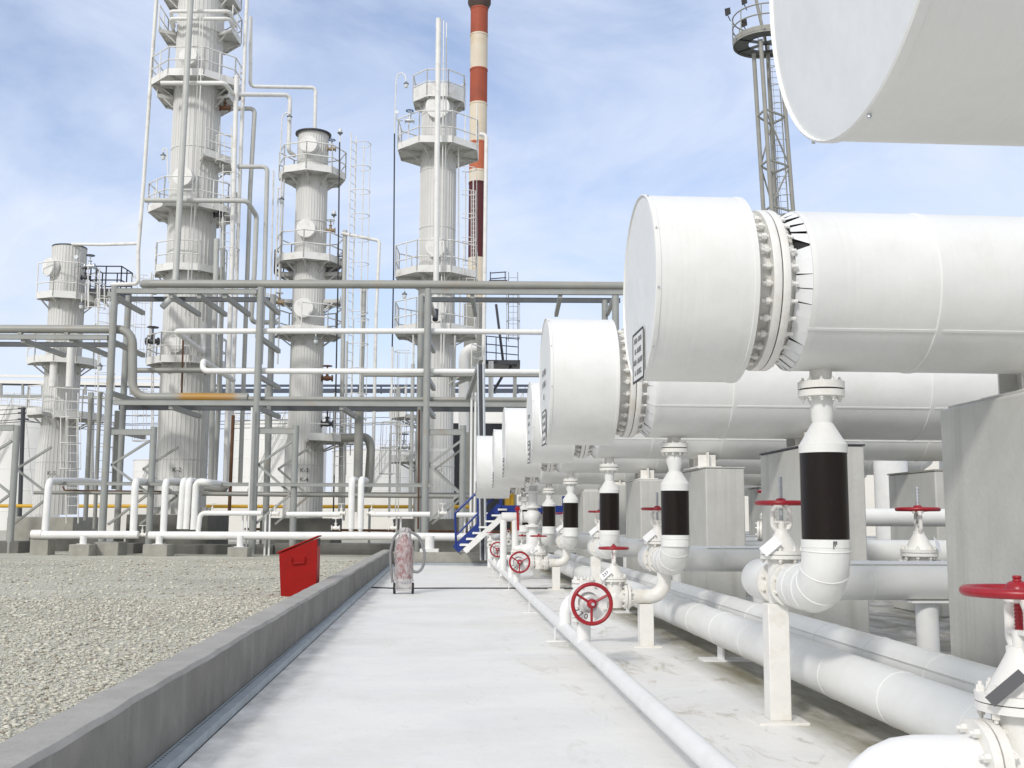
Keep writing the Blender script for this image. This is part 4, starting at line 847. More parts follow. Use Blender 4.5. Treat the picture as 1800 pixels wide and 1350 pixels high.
# --- K-1
D1 = 42.0
t1, ax1, pf1 = column('insulated column before the striped chimney with a tall vent pipe up its front, marked K-1', D1, 769, 400, [(158, 30.5), (300, 32), (790, 32), (795, 34.5), (912, 35)])
r1 = pr(32, D1)
platform(t1, ax1, zf(769, 166, D1 - 1.05), r1 * .9, 1.10, 22.5, 382.5, 8, toe=.55)
for py, R in ((245, 1.70), (474, 1.70), (576, 1.68)): platform(t1, ax1, zf(769, py, D1 - R), r1, R, 22.5, 382.5, 8, skip=(0,), rail=1.2)
for px, py, rp in ((768, 190, 22), (768, 436, 18), (767, 548, 21)): manhole(t1, ax1, D1, px, py, rp, r1, 270, .22)
vp = MB().tube([W(771, 33, 39.9), W(768, 300, 39.9), W(766, 552, 39.9)], pr(5, 40), 16).build('vent_pipe', 'towerwhite', t1, world=True)
MB().tube([W(766, 545, 39.9), W(765, 562, 39.6)], pr(5.2, 40), 14).build('vent_foot', 'dark', t1, world=True)
for dx in (9, 14): MB().tube([W(771 + dx, 36 if dx == 9 else 40, 40.6), W(769 + dx, 300, 40.6), W(766 + dx, 640, 40.6)], .025, 6).build('impulse_line', 'towerwhite', t1, world=True)
ladder(t1, W(806, 480, 41.4), W(806, 262, 41.4), 0, cage=.4); ladder(t1, W(808, 590, 41.4), W(808, 480, 41.4), 0, cage=.3); ladder(t1, W(725, 820, 41), W(727, 590, 41), 180, cage=.6); ladder(t1, W(838, 250, 41.5), W(838, 185, 41.5), 0)
MB().tube([W(693.5, 235, 41.8), W(692, 470, 41.8), W(688, 690, 41.8)], .03, 6).build('downlead', 'dark', t1, world=True)
platform(t1, ax1, zf(700, 732, D1 - .8), r1, 1.75, 190, 235, 2); platform(t1, ax1, zf(720, 810, D1 - .8), r1, 1.75, 195, 250, 2)
platform(t1, ax1, zf(820, 660, D1), r1, 1.9, -40, 40, 3)
lettering('K-1', .23, 'text', t1, W(771.5, 826, D1 - r1 - .1), (1, 0, 0), (0, 0, 1), world=True)
MB().box(ax1[0], ax1[1], .75, 2.8, 2.8, 1.2).build('plinth', 'plinth', t1, world=True, bevel=.04)
# --- K-5
D5 = 42.0
t5, ax5, pf5 = column('short grey insulated column at far left with flared foot, marked K-5', D5, 111, 640, [(437, 29), (500, 29.3), (720, 29.3), (745, 29.5), (812, 34.5), (905, 35.5)])
r5 = pr(29.3, D5)
platform(t5, ax5, zf(105, 520, D5 - 1.1), r5, 1.18, 225, 435, 5, rail=1.35); platform(t5, ax5, zf(105, 634, D5 - 1.1), r5, 1.30, 205, 385, 5)
platform(t5, ax5, zf(80, 727, D5 - .8), r5, 1.25, 180, 262, 2); platform(t5, ax5, zf(160, 735, D5 - .5), r5, 1.65, 285, 390, 3)
manhole(t5, ax5, D5, 103, 470, 17, r5, 235); lettering('K-5', .23, 'text', t5, W(90.5, 832, D5 - r5 - .22), (1, 0, 0), (0, 0, 1), world=True)
for px in (96, 125): MB().tube([W(px, 600, 41), W(px - 3, 680, 41)], pr(6.5, 41), 12).build('branch_pipe', 'towerwhite', t5, world=True)
ladder(t5, W(127, 920, 40.4), W(127, 690, 40.4), -80, cage=2.0); ladder(t5, W(182, 720, 41.2), W(182, 505, 41.2), -60, cage=.4); ladder(t5, W(165, 545, 41), W(165, 470, 41), -60, cage=.0)
dkp = platform(t5, (ax5[0] + 1.65, ax5[1] + .2), zf(185, 520, D5), .05, .85, 45, 405, 4, rail=1.1, mt='dark')
MB().lathe([(pr(29.8, D5), 0), (pr(29.8, D5), .05)], (ax5[0], ax5[1], zf(118, 437, D5)), (0, 0, 1), 48).build('top_rim', 'dark', t5, world=True)
MB().box(ax5[0], ax5[1], .75, 2.5, 2.5, 1.2).build('plinth', 'block', t5, world=True, bevel=.04)
# ------------------------------------------------------------------ tower piping
G = 'long upright pipes beside the tallest column'
pipe([(342, -120, 38.3), (309, 480, 37.6), (305, 520, 37.4), (285, 540, 37.2)], 5.6, 'towergrey', 'thick leaning vent pipe running down the front of the tallest column', G)
pipe([(281, -80, 40), (275, 0, 40), (264, 150, 40), (252, 329, 40), (243, 440, 40), (243, 499, 40), (196, 500, 40.4)], 3.4, 'towerwhite', 'thin white pipe down the left side of the tallest column', G)
pipe([(122, 440, 41.5), (123, 429, 41.5), (180, 430, 41), (243, 428, 40.2)], 2.8, 'towerwhite', 'white pipe bridging from the top of the short left column to the tallest column', None)
pipe([(416, 133, 39), (407, 480, 39), (396, 852, 39)], 4.4, 'towerwhite', 'upright white pipe with capped top under the fourth platform, right of tallest column', G)
pipe([(441, -120, 39.6), (434, 0, 39.6), (421, 329, 39.6), (404, 852, 39.6)], 3.5, 'towerwhite', 'tallest upright white pipe right of the tallest column', G)
pipe([(381, 366, 39.6), (393, 362, 39.4), (391, 480, 39.4), (385, 700, 39.4), (377, 852, 39.4)], 4.4, 'towergrey', 'upright grey pipe starting under the third platform of the tallest column', G)
pipe([(381, 420, 38.9), (376, 620, 38.9), (370, 852, 38.9)], 4.9, 'towergrey', 'fat upright grey pipe with capped top close to the tallest column', G)
pipe([(390, 192, 39.8), (400, 191, 39.8), (448, 191, 39.8), (440, 329, 39.8), (430, 620, 39.8), (422, 850, 39.8)], 4.0, 'towergrey', 'upright pipe elbowed at the fourth platform, farthest right of the bundle', G)
pipe([(255, 352, 38.3), (434, 353, 38.3), (451, 380, 38.9), (447, 480, 38.9), (441, 566, 38.9), (486, 567, 40)], 4.4, 'towergrey', 'pipe crossing the third platform, dropping and turning into the middle column', G)
pipe([(418, 293, 39.2), (470, 293, 39.2), (465, 480, 39.2), (458, 640, 39.2)], 4.0, 'towergrey', 'upright pipe elbowed at mid height between the tallest and middle columns', G)
pipe([(441, 30, 40), (440, 152, 40), (555, 154, 41), (553, 240, 41)], 3.3, 'towerwhite', 'white overhead pipe stepping down into the top of the middle column', None)
pipe([(283, 146, 38.4), (395, 146, 38.4), (410, 166, 39), (510, 167, 40.4), (507, 266, 40.4), (518, 274, 40.8)], 3.9, 'towerwhite', 'white pipe wrapping the tallest column and dropping beside the middle column top', None)
for y, nm in ((20, 'upper white pipe bent round the tallest column near the top'), (33, 'lower white pipe bent round the tallest column near the top')): pipe([(306, y + 26, 40), (300, y, 38.7), (404, y, 38.7), (413, y + 26, 40)], 3.4, 'towerwhite', nm, 'bent pipes on the tallest column')
pipe([(600, 410, 40.5), (667, 423, 40.5), (661, 560, 40.5), (655, 850, 40.5)], 3.0, 'towerwhite', 'thin white pipe sloping off the middle column then dropping straight', None)
pipe([(640, 506, 41), (636, 640, 41), (632, 910, 41)], 4.4, 'towergrey', 'upright grey pipe right of the middle column ladder', None)
pipe([(600, 770, 39), (648, 768, 39), (652, 790, 39), (647, 862, 39), (640, 868, 39)], 7.5, 'greypipe', 'fat grey elbowed pipe low between the middle column and the vent column', None)
pipe([(632, 700, 38.5), (628, 900, 38.5)], 8, 'greypipe', 'fat grey upright pipe low right of the middle column', None)
pipe([(843, 236, 40), (855, 237, 40), (852, 480, 40), (849, 700, 40)], 3.6, 'towerwhite', 'white pipe dropping from the vent column platform in front of the chimney', None)
pipe([(838, 612, 50), (815, 612, 50), (815, 760, 50)], 9, 'tank', 'thick white elbowed pipe right of the vent column', None)
pipe([(863, 635, 45), (863, 660, 45), (863, 720, 45)], 4.5, 'tank', 'white capped pipe end above the far drums', None)
# ------------------------------------------------------------------ pipe rack
DF, DR = 34.6, 37.9
rk = thing('pipe_rack', 'grey steel pipe rack of round posts and beams standing before the columns', 'pipe rack', (W(450, 900, DF).x, DF, GZ))
def post(px, py, ptop, D, rp, mt='grey', zb=GZ):
    p = W(px, py, D); zt = W(px, ptop, D).z
    return MB().lathe([(pr(rp, D), 0), (pr(rp, D), zt - zb)], (p.x, D, zb), (0, 0, 1), 24).build('post', mt, rk, world=True)
for px, pt in ((-105, 560), (192, 503), (452, 505), (750, 508), (1083, 520)): post(px, 700, pt, DF, 6.3)
for px, pt in ((-60, 575), (217, 520), (474, 518), (738, 520), (1064, 528)): post(px, 700, pt, DR, 5.6)
for px, pt in ((24, 748), (266, 750), (517, 748), (813, 748)): post(px, 850, pt, DF + .1, 5.8)
def zline(px0, py0, px1, py1, D, w=.16, h=.17, kind='i'):
    a, b_ = W(px0, py0, D), W(px1, py1, D); b_.z = a.z
    mb = MB(); mb.bar(a, b_, w, h * .82); mb.bar(a + Vector((0, 0, h * .46)), b_ + Vector((0, 0, h * .46)), w + .02, .016); return mb.build('beam', 'grey' if kind == 'i' else kind, rk, world=True)
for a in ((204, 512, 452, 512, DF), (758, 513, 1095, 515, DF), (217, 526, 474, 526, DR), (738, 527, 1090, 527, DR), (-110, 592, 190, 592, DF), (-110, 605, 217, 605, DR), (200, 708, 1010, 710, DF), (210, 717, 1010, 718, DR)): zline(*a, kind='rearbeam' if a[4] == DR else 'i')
zline(80, 850, 760, 850, DF, .14, .12); zline(190, 866, 900, 866, DR + .6, .14, .12)
for a in ((192, 760, 268, 760), (452, 758, 519, 758), (750, 760, 815, 760), (-60, 752, 26, 752)): zline(*a, DF + .1, .2, .2)
for px, py in ((192, 517), (300, 520), (350, 520), (395, 520), (452, 517), (750, 518), (830, 520), (985, 520), (1083, 518), (40, 598), (125, 598), (192, 598), (452, 590), (452, 660), (192, 690), (300, 715), (452, 716), (600, 716), (750, 716), (900, 716), (750, 590), (750, 662), (192, 755)):
    a = W(px, py, DF); MB().bar((a.x, DF, a.z), (a.x, DR, a.z), .13, .15).build('cross_beam', 'grey', rk, world=True)
for s, mn in ((266, 192), (517, 450), (813, 749), (24, -50)):
    for (xa, ya, xb, yb) in ((s - 3, 775, mn + 4, 817), (mn + 4, 817, s - 5, 868), (s - 5, 868, mn - 2, 922)):
        a, b_ = W(xa, ya, DF + .1), W(xb, yb, DF + .1); MB().bar(a, b_, .07, .09, (0, 1, 0)).build('brace', 'grey', rk, world=True)
        o = Vector((0, 3.0, 0)); MB().bar(a + o, b_ + o, .07, .09, (0, 1, 0)).build('brace', 'grey', rk, world=True)
for px in (829, 836): MB().tube([W(px, 690, 34.2), W(px - 2, 925, 34.2)], .035, 8).build('upright', 'white', rk, world=True)
RP = 'horizontal pipes on the rack'
DP_ = DF + .25
pipe([(272, 512, DR + .6), (252, 499, DP_ + .3), (262, 499, DP_), (700, 500, DP_), (1110, 503, DP_)], 7.4, 'greypipe', 'grey pipe along the very top of the rack with an elbow at its left end', RP, bend=.35)
pipe([(358, 566, 39.0), (358, 620, 39.0), (309, 582, DP_), (760, 582, DP_), (975, 584, DP_)], 4.8, 'white', 'upper white pipe across the rack ending in a diagonal return', RP)
pipe([(410, 668, 39.0), (357, 634, DP_ + .1), (356, 652, DP_), (760, 653, DP_), (975, 654, DP_)], 5.0, 'white', 'lower white pipe across the rack with a hooked left end', RP)
pipe([(236, 651, DR), (480, 651, DR)], 4.6, 'greypipe', 'grey pipe behind the hooked white pipe on the rack', RP)
pipe([(-130, 578, DP_), (233, 579, DP_), (233, 698, DP_), (298, 698, DP_)], 7.8, 'greypipe', 'fat grey pipe from the left edge dropping between rack levels', RP, bend=.5)
pipe([(296, 698, DP_), (436, 699, DP_)], 7.8, 'rustpipe', 'rust stained orange length of pipe on the rack before the tallest column', RP)
pipe([(420, 701, DP_), (1000, 703, DP_)], 4.4, 'greypipe', 'thin grey pipe on the lowest main beam of the rack', RP)
pipe([(640, 660, DP_ + .4), (975, 661, DP_ + .4)], 2.4, 'greypipe', 'thin grey conduit just under the lower white rack pipe', RP)
for i, px in enumerate((36, 118)): pass
pipe([(332, 492, DP_), (332, 507, DP_)], 1.2, 'galv', 'shiny clamp band round the top rack pipe', None, 'pipe_clamp', 'clamp')
# ------------------------------------------------------------------ ground pipe line with its risers
DG = 33.0
GP = 'white ground pipes before the rack'
g = tag(wtube([(62, 940, DG), (243, 940, DG)], 6.8).build('ground_pipe', 'white'), 'left length of white pipe low over the gravel, with a cream cap', 'pipe', GP)
MB().tube([W(56, 939, DG), W(74, 939, DG)], pr(7.6, DG), 16).build('end_cap', 'cream', g); 
c_ = C.objects[-1]; c_.parent = g; c_.matrix_parent_inverse = g.matrix_basis.inverted()
pipe([(262, 941, DG), (600, 942, DG), (905, 945, DG)], 6.9, 'white', 'long white pipe low over the gravel, running to the blue stair', GP, 'ground_pipe')
RS = 'white risers standing on the ground pipe'
DQ = DG + .1
pipe([(79, 938, DQ), (86, 846, DQ), (150, 845, 38), (182, 849, 40)], 5.6, 'white', 'white riser at the far left end of the ground pipe, elbowed to the back', RS, 'riser_pipe')
pipe([(234, 944, DQ), (238, 846, DQ), (282, 849, 38)], 6.0, 'white', 'white riser where the left ground pipe ends, elbowed to the back', RS, 'riser_pipe')
pipe([(287, 938, DQ), (291, 846, DQ), (330, 847, 36)], 5.7, 'white', 'white riser at the left end of the long ground pipe', RS, 'riser_pipe')
for xs, lb in (((316, 322), 'left of two white risers side by side before the tallest column'), ((327, 332), 'right of two white risers side by side before the tallest column')):
    pipe([(xs[0], 930, DQ), (xs[1], 844, DQ), (xs[1] + 12, 846, 34)], 5.4, 'white', lb, RS, 'riser_pipe')
pipe([(340, 931, DQ), (345, 845, DQ), (366, 848, 33), (400, 852, 36)], 5.6, 'white', 'white riser with open elbow to the right before the tallest column', RS, 'riser_pipe')
for xa, xb, lb in ((617, 618.5, 'left of the twin white risers with pointed feet'), (633.5, 635, 'right of the twin white risers with pointed feet')):
    o = pipe([(xa, 929, DQ), (xb, 842, DQ), (xb + 8, 845, 34)], 5.6, 'white', lb, RS, 'riser_pipe')
    c_ = MB().lathe([(pr(5.6, DQ), 0), (pr(2.2, DQ), .10)], W(xa, 929, DQ), (0, 0, -1), 16).build('pointed_foot', 'white'); c_.parent = o; c_.matrix_parent_inverse = o.matrix_basis.inverted()
v_ = pipe([(348, 938, DQ), (352, 902, DQ), (460, 902, DQ)], 4.3, 'white', 'smaller white pipe rising then running level above the ground pipe', RS, 'riser_pipe')
pipe([(504, 904, DQ), (598, 904, DQ)], 4.4, 'white', 'level white pipe length between the two flanged valves', None, 'process_pipe')
pipe([(652, 904, DQ), (756, 904, DQ)], 4.4, 'white', 'level white pipe length ending behind the third rack post', None, 'process_pipe')
pipe([(800, 905, DQ), (905, 906, DQ)], 4.4, 'white', 'level white pipe length behind the blue stair', None, 'process_pipe')
def small_valve(px, py, D, label, s=1.0, mt='cream', wm='cream', gauge=False, horiz=True):
    p = W(px, py, D); t = thing('valve', label, 'valve', p, 0, 'small valves on the plant piping')
    b_ = MB(); b_.lathe([(.09, 0), (.09, .03), (.05, .04), (.075, .15), (.05, .26), (.09, .27), (.09, .30)], (-.15, 0, 0), (1, 0, 0), 16); b_.lathe([(.05, 0), (.035, .14), (.06, .15), (.06, .17), (.02, .18), (.02, .34)], (0, 0, 0), (0, 0, 1), 12); b_.build('valve_body', mt, t)
    w = MB(); w.torus((0, 0, .33), (0, 0, 1), .12, .014, 20, 6); w.bar((-.12, 0, .33), (.12, 0, .33), .02, .02); w.bar((0, -.12, .33), (0, .12, .33), .02, .02); w.build('handwheel', wm, t)
    if gauge:
        MB().tube([(-.22, 0, 0), (-.42, 0, 0), (-.42, 0, .22)], .02, 6).lathe([(.06, 0), (.06, .04)], (-.42, .02, .28), (0, -1, 0), 20).build('gauge', 'galv', t)
    t.scale = (s,) * 3; return t
for a in ((373, 901, DQ, 'small cream valve on the level pipe before the tallest column'), (483, 903, DQ, 'cream flanged valve left of the red sand box top'), (600, 902, DQ, 'cream valve with spindle left of the twin risers'), (653, 902, DQ, 'dark spindle valve right of the twin risers'), (778, 902, DQ, 'cream flanged valve by the third rack post'),
          (590, 928, DQ, 'white valve standing on the ground pipe behind the red box'), (690, 928, DQ, 'white valve standing on the ground pipe behind the wrapped extinguisher'), (250, 940, DQ, 'flanged valve in the gap of the ground pipe')): small_valve(*a, s=.85)
for a in ((491, 532, 39.9, 'brown valve with gauge on the lower platform of the middle column', 1.1, 'brass', 'galv', True), (581, 405, 40.4, 'rusty valve on the right side of the middle column', 1.2, 'brass', 'galv'), (583, 262, 40.6, 'brass valve by the top cover of the middle column', 1.1, 'brass', 'bluevalve'),
          (720, 212, 40.6, 'blue grey valve on the upper platform of the vent column', 1.2, 'galv', 'bluevalve', True), (158, 468, 41.2, 'dark valve beside the top of the short left column', 1.3, 'galv', 'dark', True), (150, 488, 41.2, 'second dark valve lower beside the short left column', 1.1, 'dark', 'dark'),
          (268, 600, 39.6, 'dark valve on the lowest platform of the tallest column', 1.6, 'dark', 'dark'), (575, 745, 39.6, 'dark valve on the low side platform of the middle column', 1.5, 'dark', 'dark'), (575, 665, 39.8, 'rusty valve on the white standpipe of the middle column', 1.4, 'rust', 'rust'), (710, 785, 40, 'grey valve on the low side platform of the vent column', 1.4, 'galv', 'dark'),
          (385, 378, 39.3, 'dark flanged valve under the third platform of the tallest column', 1.3, 'dark', 'dark'), (395, 190, 39.6, 'rusty flange under the fourth platform of the tallest column', 1.3, 'rust', 'rust')): small_valve(*a)
# blocks under the ground pipes
BK = 'concrete blocks under the ground pipes'
for x0, x1, yt, lb in ((53, 85, 948, 'pale concrete block at the left end of the ground pipe'), (121, 157, 957, 'small concrete block nearest the camera below the left ground pipe'), (160, 208, 953, 'wide concrete block under the first rack post'), (251, 294, 957, 'concrete block below the gap in the ground pipe'), (400, 435, 962, 'small concrete block below the ground pipe left of the red box')):
    D = 32.4 if x0 not in (53, 160) else 33.0
    a, b_ = W(x0, yt, D), W(x1, yt, D); w_ = b_.x - a.x
    t = thing('concrete_block', lb, 'block', ((a.x + b_.x) / 2, D + w_ / 2, .12), 0, BK)
    MB().box(0, 0, (a.z - .12) / 2, w_, w_, a.z - .12).build('block', 'block', t, bevel=.02)
    MB().cyl((0, 0, a.z - .13), (0, 0, W(x0, 942, D).z - .12), .10, n=16).build('stub', 'white', t); MB().box(0, 0, a.z - .11, .3, .3, .015).build('stub_plate', 'white', t)
for x, yb, lb in ((755, 968, 'white stub post under the ground pipe on the low kerb'),): 
    a = W(x, yb, 32.6); t = thing('support_post', lb, 'post', (a.x, 32.6, a.z - .02), 0); MB().cyl((0, 0, 0), (0, 0, .45), .14, n=16).build('post', 'white', t); MB().box(0, 0, .02, .55, .4, .12).build('base', 'white', t)
for x0, x1, yt, D, lb in ((-90, 33, 951, 34.6, 'long dark concrete footing at the left edge of the yard'), (208, 235, 955, 34.6, 'short dark concrete footing behind the blocks'), (300, 480, 957, 34.6, 'dark concrete footing before the tallest column'), (482, 690, 955, 34.7, 'mossy concrete footing behind the red sand box'), (50, 200, 945, 37, 'rear concrete footing behind the left blocks'), (740, 845, 948, 37, 'rear dark footing behind the blue stair')):
    a, b_ = W(x0, yt, D), W(x1, yt, D); tag(MB().box((a.x + b_.x) / 2, D + .5, (a.z + .1) / 2, b_.x - a.x, 1.0, a.z - .1).build('footing', 'plinth', bevel=.03), lb, 'footing', 'concrete footings of the plant')
# ------------------------------------------------------------------ blue stair
bs = thing('blue_stair', 'blue steel stair with blue handrail leading to a platform under the far drums', 'stair', W(803, 970, 31.4))
DS = 31.2
for dD, mt, nm in ((0.9, 'blue', 'stringer'), (0.0, 'white', 'stringer')):
    o = 0 if dD else 16
    MB().bar(W(801 + o, 966 + o * .2, DS + dD), W(881 + o * .3, 890 + o, DS + dD), .05, .26 if dD else .16).build(nm, mt, bs, world=True)
for k in range(7):
    x = 812 + 11.2 * k; y = 960 - 10.4 * k; a = W(x + 4, y - 2, DS + .05); MB().box(a.x, DS + .45, a.z, .26, .85, .05).build('tread', 'white', bs, world=True)
MB().bar(W(879, 896, DS + .9), W(1010, 897, DS + .9), .05, .26).build('platform_edge', 'blue', bs, world=True)
MB().tube([W(802, 966, DS + .9), W(800, 902, DS + .9), W(880, 826, DS + .9), W(1000, 826, DS + .9)], .035, 8, .1).tube([W(803, 940, DS + .9), W(880, 862, DS + .9)], .03, 8).tube([W(880, 893, DS + .9), W(880, 826, DS + .9)], .035, 8).tube([W(840, 930, DS + .9), W(840, 864, DS + .9)], .03, 8).build('handrail', 'blue', bs, world=True)
a, b_ = W(992, 872, DS + 1), W(1002, 903, DS + 1); MB().box((a.x + b_.x) / 2, DS + 1, (a.z + b_.z) / 2, .3, .06, a.z - b_.z).build('side_panel', 'blue', bs, world=True)
a = W(940, 893, DS + 1.5); MB().box(a.x, DS + 1.7, a.z, 2.1, 1.5, .06).build('platform', 'blue', bs, world=True)
tag(MB().tube([W(893, 870, 33), W(893, 912, 33)], .10, 12).tube([W(901, 868, 33), W(901, 940, 33)], .06, 10).build('yellow_pipe', 'yellow'), 'yellow upright pipe glimpsed under the farthest drum', 'pipe')
# ------------------------------------------------------------------ chimney, steel platform, mast
DC = 75.0
pc = W(839, 400, DC); ch_ = thing('chimney', 'tall red and white banded chimney with sooty cap behind the vent column', 'chimney', (pc.x, pc.y, 0))
rc = pr(16, DC)
for ya, yb, mt, k in ((17, 63, 'chred', 1), (63, 124, 'chwhite', 1), (124, 184, 'chred', 1.0), (184, 252, 'chwhite', 1.0), (252, 302, 'chorange', 1), (302, 323, 'chwhite', 1.0), (323, 456, 'chdark', 1), (456, 930, 'chwhite', 1.03)):
    zt, zb = zf(839, ya, DC), zf(839, yb, DC); MB().lathe([(rc * k, 0), (rc * k, zt - zb)], (pc.x, pc.y, zb), (0, 0, 1), 40, False, False).lathe([(rc * 1.04, 0), (rc * 1.04, .12)], (pc.x, pc.y, zt - .06), (0, 0, 1), 40).build('band', mt, ch_, world=True)
MB().lathe([(rc * .9, -.1), (rc * 1.33, .5), (rc * 1.33, 1.6), (rc * 1.1, 1.7)], (pc.x, pc.y, zf(839, 18, DC)), (0, 0, 1), 40).build('cap', 'chcap', ch_, world=True)
ladder(ch_, W(832, 620, DC - .75), W(832, 335, DC - .75), -90, w=.3)
DFU = 58.0
fu = thing('furnace_platform', 'dark steel access platform with caged ladder right of the chimney', 'platform', W(870, 900, DFU))
a = W(872, 640, DFU); MB().box(a.x, DFU + .3, a.z, 2.6, 2.2, .22).build('deck', 'dark', fu, world=True)
rl = MB()
for x in (838, 855, 872, 890, 911): rl.tube([W(x, 636, DFU - .8), W(x, 592, DFU - .8)], .03, 6)
for y in (592, 606, 620): rl.tube([W(836, y - 3, DFU - .8), W(911, y + 4, DFU - .8)], .03, 6)
rl.build('railing', 'dark', fu, world=True)
for x0, y0, x1, y1 in ((872, 535, 885, 640), (890, 660, 900, 640), (860, 700, 890, 650)): MB().bar(W(x0, y0, DFU), W(x1, y1, DFU), .14, .14).build('strut', 'dark', fu, world=True)
for x in (845, 905): MB().bar(W(x, 640, DFU), W(x, 930, DFU), .2, .2).build('leg', 'grey', fu, world=True)
ladder(fu, W(902, 600, DFU), W(902, 478, DFU), -90, w=.5, cage=.1, mt='mast')
a = W(876, 497, DFU); MB().box(a.x, DFU, a.z, 1.0, 1.0, .10).build('deck', 'dark', fu, world=True)
r_ = MB()
for y in (478, 488): r_.tube([W(862, y + 2, DFU - .4), W(890, y, DFU - .4)], .03, 6)
for x in (862, 888): r_.tube([W(x, 497, DFU - .4), W(x, 478, DFU - .4)], .03, 6)
r_.build('railing', 'dark', fu, world=True)
p = W(833, 560, 56); fv = thing('furnace_stack', 'grey broad furnace stack behind the vent column platforms', 'stack', (p.x, p.y, 0))
MB().lathe([(.52, 0), (.52, zf(833, 535, 56))], (p.x, p.y, 0), (0, 0, 1), 28).build('shell', 'mast', fv, world=True)
tag(MB().box(W(850, 700, 60).x, 61, 3.3, 3.6, 3.0, 6.6).build('furnace_box', 'dark', bevel=.05), 'dark furnace casing low behind the grey rack at the end of the drums', 'furnace')
DM = 52.0
ms = thing('lattice_mast', 'lattice floodlight mast with ring platform rising behind the nearest drums', 'mast', W(1380, 880, DM))
legs = []
for xt, yt, xb, yb, dd in ((1325, 95, 1345, 420, 0), (1337, 70, 1360, 420, -1.0), (1372, 90, 1398, 420, 0), (1349, 80, 1366, 420, 1.1)):
    a, b_ = W(xt, yt, DM + dd), W(xb, yb, DM + dd); d = (b_ - a); c = a + d * (a.z / -d.z); legs.append((a, c)); MB().tube([a, c], .105, 10).build('leg', 'mast', ms, world=True)
br = MB(); zs = [zf(1350, y, DM) for y in (205, 292, 372, 470, 580, 700)]
def at(l, z): a, c = l; k = (a.z - z) / (a.z - c.z); return a + (c - a) * k
for i, z in enumerate(zs):
    for p, q in ((0, 1), (1, 2), (2, 3), (3, 0)):
        br.bar(at(legs[p], z), at(legs[q], z), .08, .08)
        if i and p in (1, 3): br.bar(at(legs[p], zs[i - 1] if i % 2 else z), at(legs[q], z if i % 2 else zs[i - 1]), .06, .07)
br.build('bracing', 'mast', ms, world=True)
ladder(ms, at(legs[2], 2) * .5 + at(legs[3], 2) * .5, at(legs[2], zf(1350, 85, DM)) * .45 + at(legs[3], zf(1350, 85, DM)) * .55, -90, w=.45, cage=3, mt='mast')
pm = W(1346, 76, DM); Rm = 1.62
pl_ = MB(); pl_.lathe([(Rm, 0), (Rm, .34)], (pm.x, pm.y, pm.z - .1), (0, 0, 1), 40, False, False); pl_.lathe([(Rm - .03, .34), (Rm - .03, 0)], (pm.x, pm.y, pm.z - .1), (0, 0, 1), 40, False, False); pl_.build('ring_beam', 'mast', ms, world=True)
dk = MB()
for k in range(6): a = R_(60 * k + 15); dk.bar((pm.x, pm.y, pm.z), (pm.x + Rm * math.cos(a), pm.y + Rm * math.sin(a), pm.z), .10, .12)
dk.lathe([(Rm, 0), (Rm, .02), (.85, .02), (.85, 0)], (pm.x, pm.y, pm.z - .02), (0, 0, 1), 40, False, False); dk.build('deck', 'rearbeam', ms, world=True)
rl = MB()
for h in (.62, 1.15): rl.torus((pm.x, pm.y, pm.z + .2 + h), (0, 0, 1), Rm, .035, 40, 6)
for k in range(9): a = R_(40 * k + 10); rl.tube([(pm.x + Rm * math.cos(a), pm.y + Rm * math.sin(a), pm.z), (pm.x + Rm * math.cos(a), pm.y + Rm * math.sin(a), pm.z + 1.35)], .03, 6)
rl.build('railing', 'mast', ms, world=True)
MB().tube([pm, pm + Vector((-.6, 0, 3.2))], .08, 10).build('top_pole', 'mast', ms, world=True)
for x, y, lb in ((1279, 22, 'outermost black floodlight clamped to the mast railing'), (1308, 3, 'black floodlight at the top edge of the mast'), (1308, 42, 'black floodlight inside the mast ring')):
    p = W(x, y, DM - .8); t = thing('floodlight', lb, 'floodlight', p, 0, 'floodlights on the lattice mast'); MB().add([(-.14, -.1, -.22), (.14, -.1, -.12), (.14, .05, .30), (-.14, .05, .22), (-.05, .15, -.12), (.08, .15, -.06), (.08, .2, .2), (-.05, .2, .14)], [(3, 2, 1, 0), (4, 5, 6, 7), (0, 1, 5, 4), (1, 2, 6, 5), (2, 3, 7, 6), (3, 0, 4, 7)]).build('housing', 'black', t); MB().tube([(0, .15, 0), (.2, .3, -.3)], .025, 6).build('bracket', 'dark', t)
# ------------------------------------------------------------------ lamps on the columns
LM = 'hanging bulkhead lamps on the columns'
def lamp(px, py, D, label, up=False, hook=None):
    p = W(px, py, D); t = thing('lamp', label, 'lamp', p, 0, LM); s = -1 if up else 1
    MB().lathe([(.025, 0), (.04, .05), (.10, .09), (.11, .12), (.09, .13)], (0, 0, s * .15), (0, 0, -s), 16).build('lamp_shade', 'lampgrey', t)
    MB().lathe([(.075, 0), (.085, .08), (.06, .15), (.02, .17)], (0, 0, s * .03), (0, 0, -s), 14).build('glass', 'glass', t)
    if hook: MB().tube([W(*q) for q in hook], .026, 6, .3).build('arm', 'towerwhite', t, world=True)
    else: MB().tube([(0, 0, s * .14), (0, 0, s * .42)], .022, 6).build('arm', 'towerwhite', t)
lamp(714, 149, 41.5, 'lamp on a curved arm left of the vent column top', False, [(693.5, 235, 41.8), (696, 150, 41.6), (698, 129, 41.6), (712, 129, 41.5), (714, 143, 41.5)])
lamp(287, 275, 39.8, 'lamp left of the tallest column at mid height', False, [(296, 320, 39.8), (294, 262, 39.8), (287, 260, 39.8), (287, 268, 39.8)]); lamp(495, 352, 40.5, 'lamp on a hook left of the middle column', False, [(487, 420, 40.5), (489, 331, 40.5), (495, 330, 40.5), (495, 346, 40.5)]); lamp(509, 207, 40.2, 'lamp hanging on the white drop pipe by the middle column top', False, [(492, 290, 40.3), (496, 203, 40.2), (508, 196, 40.2), (509, 202, 40.2)])
